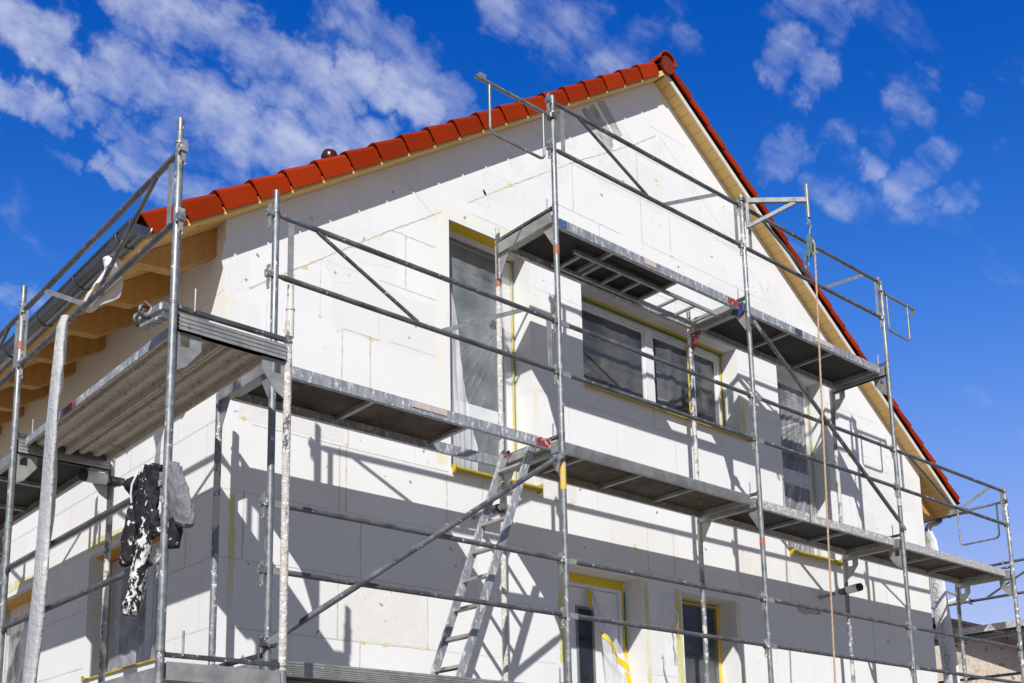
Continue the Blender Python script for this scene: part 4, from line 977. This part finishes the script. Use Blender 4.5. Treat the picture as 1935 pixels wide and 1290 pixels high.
m.grid(lambda a, b: Vector((-.785-.27*b+.02*noise.noise(Vector((a*3,b*4,2))), .16-.20*b+.10*a*(1+.5*b), 5.565-.515*b+.02*noise.noise(Vector((a*4,b*4,7))))), 10, 16)
tag(m.build('crumpled_film', M['film_strip'], None, (-1.04,-.2,5.0)), 'crumpled film drawn from the white gutter outlet along the lower eave guardrail', 'plastic film')
hz = hose('white printed film hose hanging down behind the right house corner', [((10.34,.10,5.36),(.0,.045,0)),((10.38,.10,5.22),(.0,.085,0)),((10.40,.09,4.75),(.0,.115,0)),((10.42,.06,4.25),(.0,.115,0)),((10.44,.035,3.8),(.0,.112,0)),((10.45,.01,3.0),(.0,.112,0)),((10.46,.0,1.5),(.0,.112,0)),((10.46,.0,.5),(.0,.112,0))], M['film_print'], .03)
hz_loc = Vector((10.46,.0,.5))
def text_mesh(body, size, mat4, m, parent, off):
    cu = bpy.data.curves.new('printed_text', 'FONT'); cu.body = body; cu.size = size; cu.align_x = 'LEFT'
    to = bpy.data.objects.new('tmp_text', cu); COL.objects.link(to)
    bpy.context.view_layer.update(); dg = bpy.context.evaluated_depsgraph_get()
    me = bpy.data.meshes.new_from_object(to.evaluated_get(dg)); bpy.data.objects.remove(to)
    me.transform(Matrix.Translation(-Vector(off)) @ mat4); me.materials.clear(); me.materials.append(m)
    o = bpy.data.objects.new('printed_text', me); COL.objects.link(o); o.parent = parent; return o
for z in (2.95, 3.42, 3.90, 4.38, 4.86):
    xx = 10.365 - (z-4.0)*.02
    # letters climb upwards; their tops point to +y (left in the photo)
    M4 = Matrix(((0,0,1,xx-.018),(0,1,0,.0),(1,0,0,z),(0,0,0,1)))
    yc = .0 + (z-3.0)*.045 - .03
    M4 = Matrix.Translation((0,yc,0)) @ M4
    text_mesh('UNIO', .105, M4, M['print_ink'], hz, hz_loc)
    text_mesh('PLUS\u2122', .062, M4 @ Matrix.Translation((.262,.028,0)), M['print_ink'], hz, hz_loc)
    m = MB(); m.box(xx-.0195, yc+.088, z+.10, xx-.018, yc+.094, z+.42); m.build('printed_line', M['print_ink'], hz, hz_loc)

# ---- clothes
def loft(mb, rows, n=26, wr=.10, sd=0, sub=6):
    """rows: (centre, half width along y, half depth along x)"""
    vs = []; NN = (len(rows)-1)*sub
    for j in range(NN+1):
        f = j/sub; i = min(int(f), len(rows)-2); k = f-i
        c = Vector(rows[i][0]).lerp(Vector(rows[i+1][0]), k); a_ = rows[i][1]+(rows[i+1][1]-rows[i][1])*k; b_ = rows[i][2]+(rows[i+1][2]-rows[i][2])*k
        for q in range(n):
            t_ = 2*math.pi*q/n; w_ = noise.noise(Vector((math.cos(t_)*2.2+sd, math.sin(t_)*2.2, j*.16+sd))) + .6*noise.noise(Vector((math.cos(t_)*5+sd, math.sin(t_)*5, j*.4)))
            vs.append(c + Vector((math.sin(t_)*b_*(1+wr*2*w_) , math.cos(t_)*a_*(1+wr*w_), .012*w_)))
    mb.add(vs, [(j*n+q, j*n+(q+1)%n, (j+1)*n+(q+1)%n, (j+1)*n+q) for j in range(NN) for q in range(n)], True)
    mb.add(vs[:n], [tuple(range(n-1,-1,-1))], True); mb.add(vs[-n:], [tuple(range(n))], True)
JO = (-1.06,-1.3,2.8)
t = thing('work_jacket', 'black work jacket caked with white plaster hanging on the eave guardrail', 'jacket', JO)
m = MB(); loft(m, [((-1.065,-1.36,3.585),.05,.03),((-1.075,-1.345,3.565),.10,.05),((-1.085,-1.335,3.48),.115,.05),((-1.095,-1.33,3.39),.12,.042),((-1.10,-1.35,3.30),.12,.04),((-1.10,-1.39,3.22),.105,.035),((-1.09,-1.42,3.17),.09,.03),((-1.09,-1.42,3.155),.08,.02)], n=44, wr=.2, sd=1, sub=9); m.build('body', M['fabric'], t, JO)
m = MB(); loft(m, [((-1.085,-1.25,3.55),.035,.035),((-1.115,-1.215,3.53),.055,.045),((-1.13,-1.205,3.48),.05,.04),((-1.12,-1.21,3.44),.025,.02)], n=32, wr=.2, sd=5); m.build('collar', M['fabric_plain'], t, JO)
m = MB(); loft(m, [((-1.09,-1.24,3.46),.045,.035),((-1.105,-1.19,3.36),.055,.035),((-1.11,-1.165,3.24),.055,.038),((-1.11,-1.15,3.12),.062,.042),((-1.11,-1.14,3.06),.066,.042),((-1.11,-1.14,3.05),.058,.032)], n=36, wr=.2, sd=9, sub=8); m.build('sleeve', M['fabric'], t, JO)
m = MB(); loft(m, [((-1.10,-1.40,3.28),.04,.03),((-1.112,-1.375,3.20),.042,.034),((-1.11,-1.345,3.08),.042,.034),((-1.11,-1.31,2.96),.048,.038),((-1.11,-1.26,2.85),.056,.040),((-1.11,-1.225,2.76),.064,.042),((-1.11,-1.222,2.75),.055,.03)], n=36, wr=.22, sd=13, sub=8); m.build('sleeve', M['fabric_plast'], t, JO)
m = MB(); m.ring([(-1.15,-1.33,3.55),(-1.175,-1.31,3.47),(-1.175,-1.30,3.42),(-1.165,-1.29,3.37)], .006, 8); m.build('drawstring', M['white_plastic'], t, JO)
m = MB(); loft(m, [((-1.03,-1.56,3.24),.05,.03),((-1.03,-1.57,3.16),.06,.035),((-1.03,-1.56,3.08),.04,.03)], sd=17); m.build('pocket_flap', M['fabric'], t, JO)
t = thing('grey_pullover', 'grey folded garment hanging beside the black jacket behind the pole', 'garment', (-1.04,-1.66,3.15))
GO = (-1.04,-1.66,3.15)
m = MB(); loft(m, [((-1.05,-1.555,3.56),.018,.018),((-1.05,-1.575,3.53),.04,.03),((-1.05,-1.60,3.45),.07,.035),((-1.05,-1.64,3.35),.10,.038),((-1.05,-1.685,3.26),.115,.034),((-1.05,-1.73,3.19),.10,.03),((-1.05,-1.775,3.15),.05,.02)], sd=21, wr=.2, n=40, sub=8); m.build('fabric_body', M['fabric_grey'], t, GO)

# ---- right-hand eave scaffold
RFG = 'scaffold frames on the far side of the house'
RXI, RXO = W+.36, W+1.10
for i, y in enumerate((-1.40, 1.17)):
    for lv in (2., 4.):
        f_ = make_frame('frame_scaffold', '%s-lift frame of the right side scaffold, %s' % ('lower' if lv < 3 else 'upper', 'near end' if i == 0 else 'far end'), (RXO,y,lv-2+.0), M['galv'], M['galv_dirty'], RFG)
        f_.rotation_euler = (0,0,math.pi/2)
        for ch in f_.children: pass
    p_ = guard_post('guardrail_post', 'guardrail post of the right side scaffold, %s' % ('near end' if i == 0 else 'far end'), (RXO,y,4.), 1.10, M['galv'], rl, 'guardrail posts on the right side scaffold')
make_guard('double guardrail of the right side scaffold against the sky', (RXO,-1.40,3.92), 2.57, 'double guardrails on the right side scaffold', math.pi/2)
deck('platform of the right side scaffold above the old plastered house', (RXO-.05,-1.34,4.02), 2.45, 'platforms on the right side scaffold', ply='ply_dark', rz=math.pi/2, rail='alu_speck')
deck('lower platform of the right side scaffold', (RXO-.05,-1.34,2.02), 2.45, 'platforms on the right side scaffold', ply='ply_dark', rz=math.pi/2, rail='alu_speck')
for z, w_ in ((3.43,'upper'),(2.95,'lower')): make_rail('%s dark guardrail of the lower lift on the right side scaffold' % w_, (RXO,-1.40,z), 2.57, 'single guardrails on the right side scaffold', math.pi/2)
m = MB(); m.ring([(RXO,.55,4.49),(RXO-.01,.40,4.50),(RXO,.22,4.53),(RXO,.05,4.50),(RXO-.02,-.02,4.44)], [.02,.035,.05,.03,.015], 12, True, ((1,0,0),.6)); 
tag(m.build('tied_film', M['white_plastic'], None, (RXO,.3,4.45)), 'white film wrapped round the guardrail of the right side scaffold', 'plastic film')

# ---- neighbouring old house
NX, NY, NZ = 20., 5.02, 5.93
t = thing('old_house', 'old neighbouring house with patchy beige plaster and dark tiled gable roof', 'house', (NX,NY,GRD)); NO = (NX,NY,GRD)
m = MB(); m.prism([(-5,GRD-.1),(5,GRD-.1),(5,NZ-5*.47),(0,NZ-.02),(-5,NZ-5*.47)], .4, (NX,NY,0), ((0,1,0),(0,0,1))); m.build('gable_wall', M['oldwall'], t, NO)
m = MB(); m.box(NX+.4,NY-5,GRD-.1,NX+9,NY+5,NZ-5*.47); m.build('side_walls', M['oldwall'], t, NO)
for s_ in (-1, 1):
    m = MB(); L_ = 5.4
    for k in range(18):
        a, b = L_*k/18, L_*(k+1)/18+.03
        P = [(NX-.32, NY+s_*a, NZ+.09-a*.47), (NX+9.3, NY+s_*a, NZ+.09-a*.47), (NX+9.3, NY+s_*b, NZ+.11-b*.47), (NX-.32, NY+s_*b, NZ+.11-b*.47)]
        vs = P + [(x, y, z-.05) for x, y, z in P]; m.add(vs, [(0,1,2,3),(7,6,5,4),(0,4,5,1),(1,5,6,2),(2,6,7,3),(3,7,4,0)])
    m.build('roof', M['tile_old'], t, NO)
    m = MB(); m.prism([(0,-.06),(0,.055),(s_*5.4,.055-5.4*.47),(s_*5.4,-.06-5.4*.47)][::s_], .03, (NX-.34,NY,NZ), ((0,1,0),(0,0,1))); m.build('verge_board', M['tile_old'], t, NO)

# ------------------------------------------------------------------ camera
cam = bpy.data.cameras.new('camera'); co = bpy.data.objects.new('camera', cam); COL.objects.link(co); scene.camera = co
f_px, yaw, pitch, roll, u0, v0 = 2149.139, .7254, .1894, -.0205, 6.731, -513.823
import_C = (-3.6248, -7.2762, 1.5254)
cy, sy = math.cos(yaw), math.sin(yaw); cp, sp_ = math.cos(pitch), math.sin(pitch)
fwd = Vector((sy*cp, cy*cp, sp_)); rgt = Vector((cy, -sy, 0)); up = rgt.cross(fwd)
cr, sr = math.cos(roll), math.sin(roll)
r2 = rgt*cr + up*sr; u2 = -rgt*sr + up*cr
co.matrix_world = Matrix(((r2.x,u2.x,-fwd.x,import_C[0]),(r2.y,u2.y,-fwd.y,import_C[1]),(r2.z,u2.z,-fwd.z,import_C[2]),(0,0,0,1)))
cam.sensor_width = 36; cam.lens = 36*f_px/1935; cam.shift_x = -u0/1935; cam.shift_y = -v0/1935; cam.clip_end = 2000; cam.clip_start = .05

# ------------------------------------------------------------------ light
sd = Vector((.985,1.05,-1.13)).normalized()
sun = bpy.data.lights.new('sun', 'SUN'); sun.energy = 5.0; sun.angle = R(.5); sun.color = (1,.975,.935)
so = bpy.data.objects.new('sun', sun); COL.objects.link(so); so.rotation_euler = sd.to_track_quat('-Z','Y').to_euler()
wd = bpy.data.worlds.new('World'); scene.world = wd; wd.use_nodes = True
nt = wd.node_tree; L = nt.links.new; nt.nodes.clear()
out = nt.nodes.new('ShaderNodeOutputWorld'); bg = nt.nodes.new('ShaderNodeBackground'); L(bg.outputs[0], out.inputs[0])
sky = nt.nodes.new('ShaderNodeTexSky'); sky.sky_type = 'NISHITA'; sky.sun_disc = False
sky.sun_elevation = math.asin(-sd.z); sky.sun_rotation = math.atan2(-sd.x, -sd.y); sky.air_density = 1.0; sky.dust_density = .15; sky.ozone_density = 3.5; sky.altitude = 300
SKY = .115
bg.inputs[1].default_value = SKY
hs = N(nt, 'ShaderNodeHueSaturation', Hue=.52, Saturation=1.22, Value=1.4); L(sky.outputs[0], hs.inputs['Color'])
def vscale(a, k):
    n = N(nt, 'ShaderNodeVectorMath', operation='SCALE'); n.inputs['Scale'].default_value = k; L(a, n.inputs[0]); return n.outputs[0]
rc = nt.nodes.new('ShaderNodeRGBCurve')                 # grade of the whole sky: a polarised, saturated blue
for ci, P in enumerate(([(0,0),(.05,.002),(.078,.028),(.10,.066),(.165,.19),(.33,.42),(1,.85)], [(0,0),(.07,.04),(.136,.104),(.18,.165),(.23,.235),(.35,.362),(.60,.53),(1,.86)], [(0,0),(.30,.36),(.45,.51),(.565,.645),(.67,.755),(.89,.86),(1,.88)])):
    c = rc.mapping.curves[ci]
    c.points[0].location = P[0]; c.points[1].location = P[-1]
    for q in P[1:-1]: c.points.new(*q)
rc.mapping.update()
L(vscale(hs.outputs[0], SKY), rc.inputs['Color']); graded = vscale(rc.outputs[0], 1/SKY)
tc = nt.nodes.new('ShaderNodeTexCoord'); dirv = tc.outputs['Generated']
def ray(u, v):
    a, b = (u - 967.5 - u0)/f_px, -(v - 645 + v0)/f_px
    return (r2*a + u2*b + fwd).normalized()
def vmath(op, a, b=None):
    n = N(nt, 'ShaderNodeVectorMath', operation=op)
    for i, q in enumerate((a, b)):
        if q is None: continue
        if hasattr(q, 'links'): L(q, n.inputs[i])
        else: n.inputs[i].default_value = q
    return n
def smath(op, a, b=0.):
    n = N(nt, 'ShaderNodeMath', operation=op)
    for i, q in enumerate((a, b)):
        if hasattr(q, 'links'): L(q, n.inputs[i])
        else: n.inputs[i].default_value = q
    return n.outputs[0]
# wispy bands of cloud lying in their real directions in the sky
bands = [((250,-20),(420,60),65,.95),((420,60),(640,190),62,1.),((640,-10),(800,110),55,.6),((680,130),(790,200),52,.95),((790,140),(900,240),60,.75),((230,140),(450,240),62,.95),((450,240),(630,340),78,1.),((510,175),(700,265),50,.95),((400,190),(520,300),60,.7),
         ((0,10),(90,60),55,.9),((50,85),(220,160),38,.85),((0,170),(110,225),34,.8),((260,280),(390,380),52,.75),((170,200),(240,250),34,.7),((190,305),(215,325),24,.7),((90,290),(140,305),18,.5),((240,60),(350,110),30,.55),((0,545),(60,575),32,.7),((120,110),(150,150),30,.6),((330,250),(420,300),50,.6),
         ((960,10),(1060,40),55,.7),((1120,20),(1190,90),60,.75),((1200,70),(1290,100),38,.6),((1485,100),(1540,140),46,1.15),((1490,20),(1560,30),46,.7),((1460,300),(1500,270),42,.8),((1430,235),(1445,230),26,.55),((1600,250),(1600,230),30,.5),((1660,255),(1670,265),26,.6),((1735,170),(1725,200),44,.75),((1650,318),(1655,320),30,.8),((1760,305),(1720,340),38,.75),((1790,380),(1840,360),28,.65),((1838,185),(1845,190),30,.7),((1590,385),(1590,385),32,.55),((1530,340),(1560,350),30,.5),((1910,120),(1930,130),34,.6),((1920,240),(1925,240),26,.5),((1730,390),(1720,395),24,.5),((1835,850),(1845,860),34,.45),((1630,10),(1640,5),24,.3),((1870,960),(1900,1000),60,.3)]
blobs = []
for (a, b, w_, s_) in bands:
    d_ = math.hypot(b[0]-a[0], b[1]-a[1]); n_ = max(1, round(d_/(w_*1.1)))
    for k in range(n_+1 if d_ > w_*.5 else 1): blobs.append((a[0]+(b[0]-a[0])*k/n_, a[1]+(b[1]-a[1])*k/n_, w_*(.92 if a[0] < 940 else 1.0), s_*(1. if a[0] < 940 else .70)))
wn_ = N(nt, 'ShaderNodeTexNoise', Scale=22., Detail=5., Roughness=.65); L(dirv, wn_.inputs['Vector'])
wdir = vmath('NORMALIZE', vmath('ADD', dirv, vscale(vmath('SUBTRACT', wn_.outputs['Color'], (.5,.5,.5)).outputs[0], .055)).outputs[0]).outputs[0]
acc = None
for (u, v, r, s_) in blobs:
    c = ray(u, v); ang = r/f_px
    d = vmath('DOT_PRODUCT', wdir, tuple(c)).outputs['Value']
    mr = N(nt, 'ShaderNodeMapRange', interpolation_type='SMOOTHSTEP'); mr.inputs[1].default_value = math.cos(ang*1.25); mr.inputs[2].default_value = 1.0; mr.inputs[3].default_value = 0; mr.inputs[4].default_value = s_
    L(d, mr.inputs[0]); acc = mr.outputs[0] if acc is None else smath('MAXIMUM', acc, mr.outputs[0])
# added cloud over the unseen sky, dims and neutralises the shadow fill
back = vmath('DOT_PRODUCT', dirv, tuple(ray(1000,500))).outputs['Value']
# streaks run from upper left to lower right of the photo
ax = (ray(900,600)-ray(300,150)).normalized(); nx_ = fwd.cross(ax).normalized()
cb = N(nt, 'ShaderNodeCombineXYZ')
L(smath('MULTIPLY', vmath('DOT_PRODUCT', dirv, tuple(ax)).outputs['Value'], .38), cb.inputs[0]); L(vmath('DOT_PRODUCT', dirv, tuple(nx_)).outputs['Value'], cb.inputs[1]); L(vmath('DOT_PRODUCT', dirv, tuple(fwd)).outputs['Value'], cb.inputs[2])
n1 = N(nt, 'ShaderNodeTexNoise', Scale=19., Detail=9., Roughness=.62, Distortion=.35); L(cb.outputs[0], n1.inputs['Vector'])
n2 = N(nt, 'ShaderNodeTexNoise', Scale=42., Detail=6., Roughness=.6); L(dirv, n2.inputs['Vector'])
nz = smath('ADD', smath('MULTIPLY', n1.outputs[0], 2.1), smath('MULTIPLY', n2.outputs[0], .6))
dens = smath('ADD', smath('SUBTRACT', nz, 1.35), smath('MULTIPLY', acc, .80))
mr = N(nt, 'ShaderNodeMapRange', interpolation_type='SMOOTHSTEP'); mr.inputs[1].default_value = .12; mr.inputs[2].default_value = 1.32; mr.inputs[3].default_value = 0; mr.inputs[4].default_value = .88
L(dens, mr.inputs[0])
cl = mixc(nt, mr.outputs[0], graded, (5.5,5.95,7.4))
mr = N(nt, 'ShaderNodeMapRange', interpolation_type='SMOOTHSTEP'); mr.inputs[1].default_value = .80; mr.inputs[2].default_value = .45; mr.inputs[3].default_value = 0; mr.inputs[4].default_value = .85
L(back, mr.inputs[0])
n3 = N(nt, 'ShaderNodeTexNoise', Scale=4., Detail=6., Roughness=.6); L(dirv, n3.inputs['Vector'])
grey = mixc(nt, ramp(nt, n3.outputs[0], .35, .65), (.80,1.12,2.1), (1.5,1.9,3.1))     # unseen grey cloud behind the viewer, put in to tone the shadows down
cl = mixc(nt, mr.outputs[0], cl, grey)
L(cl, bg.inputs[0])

scene.view_settings.view_transform = 'Standard'; scene.view_settings.look = 'None'; scene.view_settings.exposure = 0.0; scene.view_settings.gamma = 1
scene.cycles.max_bounces = 8; scene.cycles.transparent_max_bounces = 12
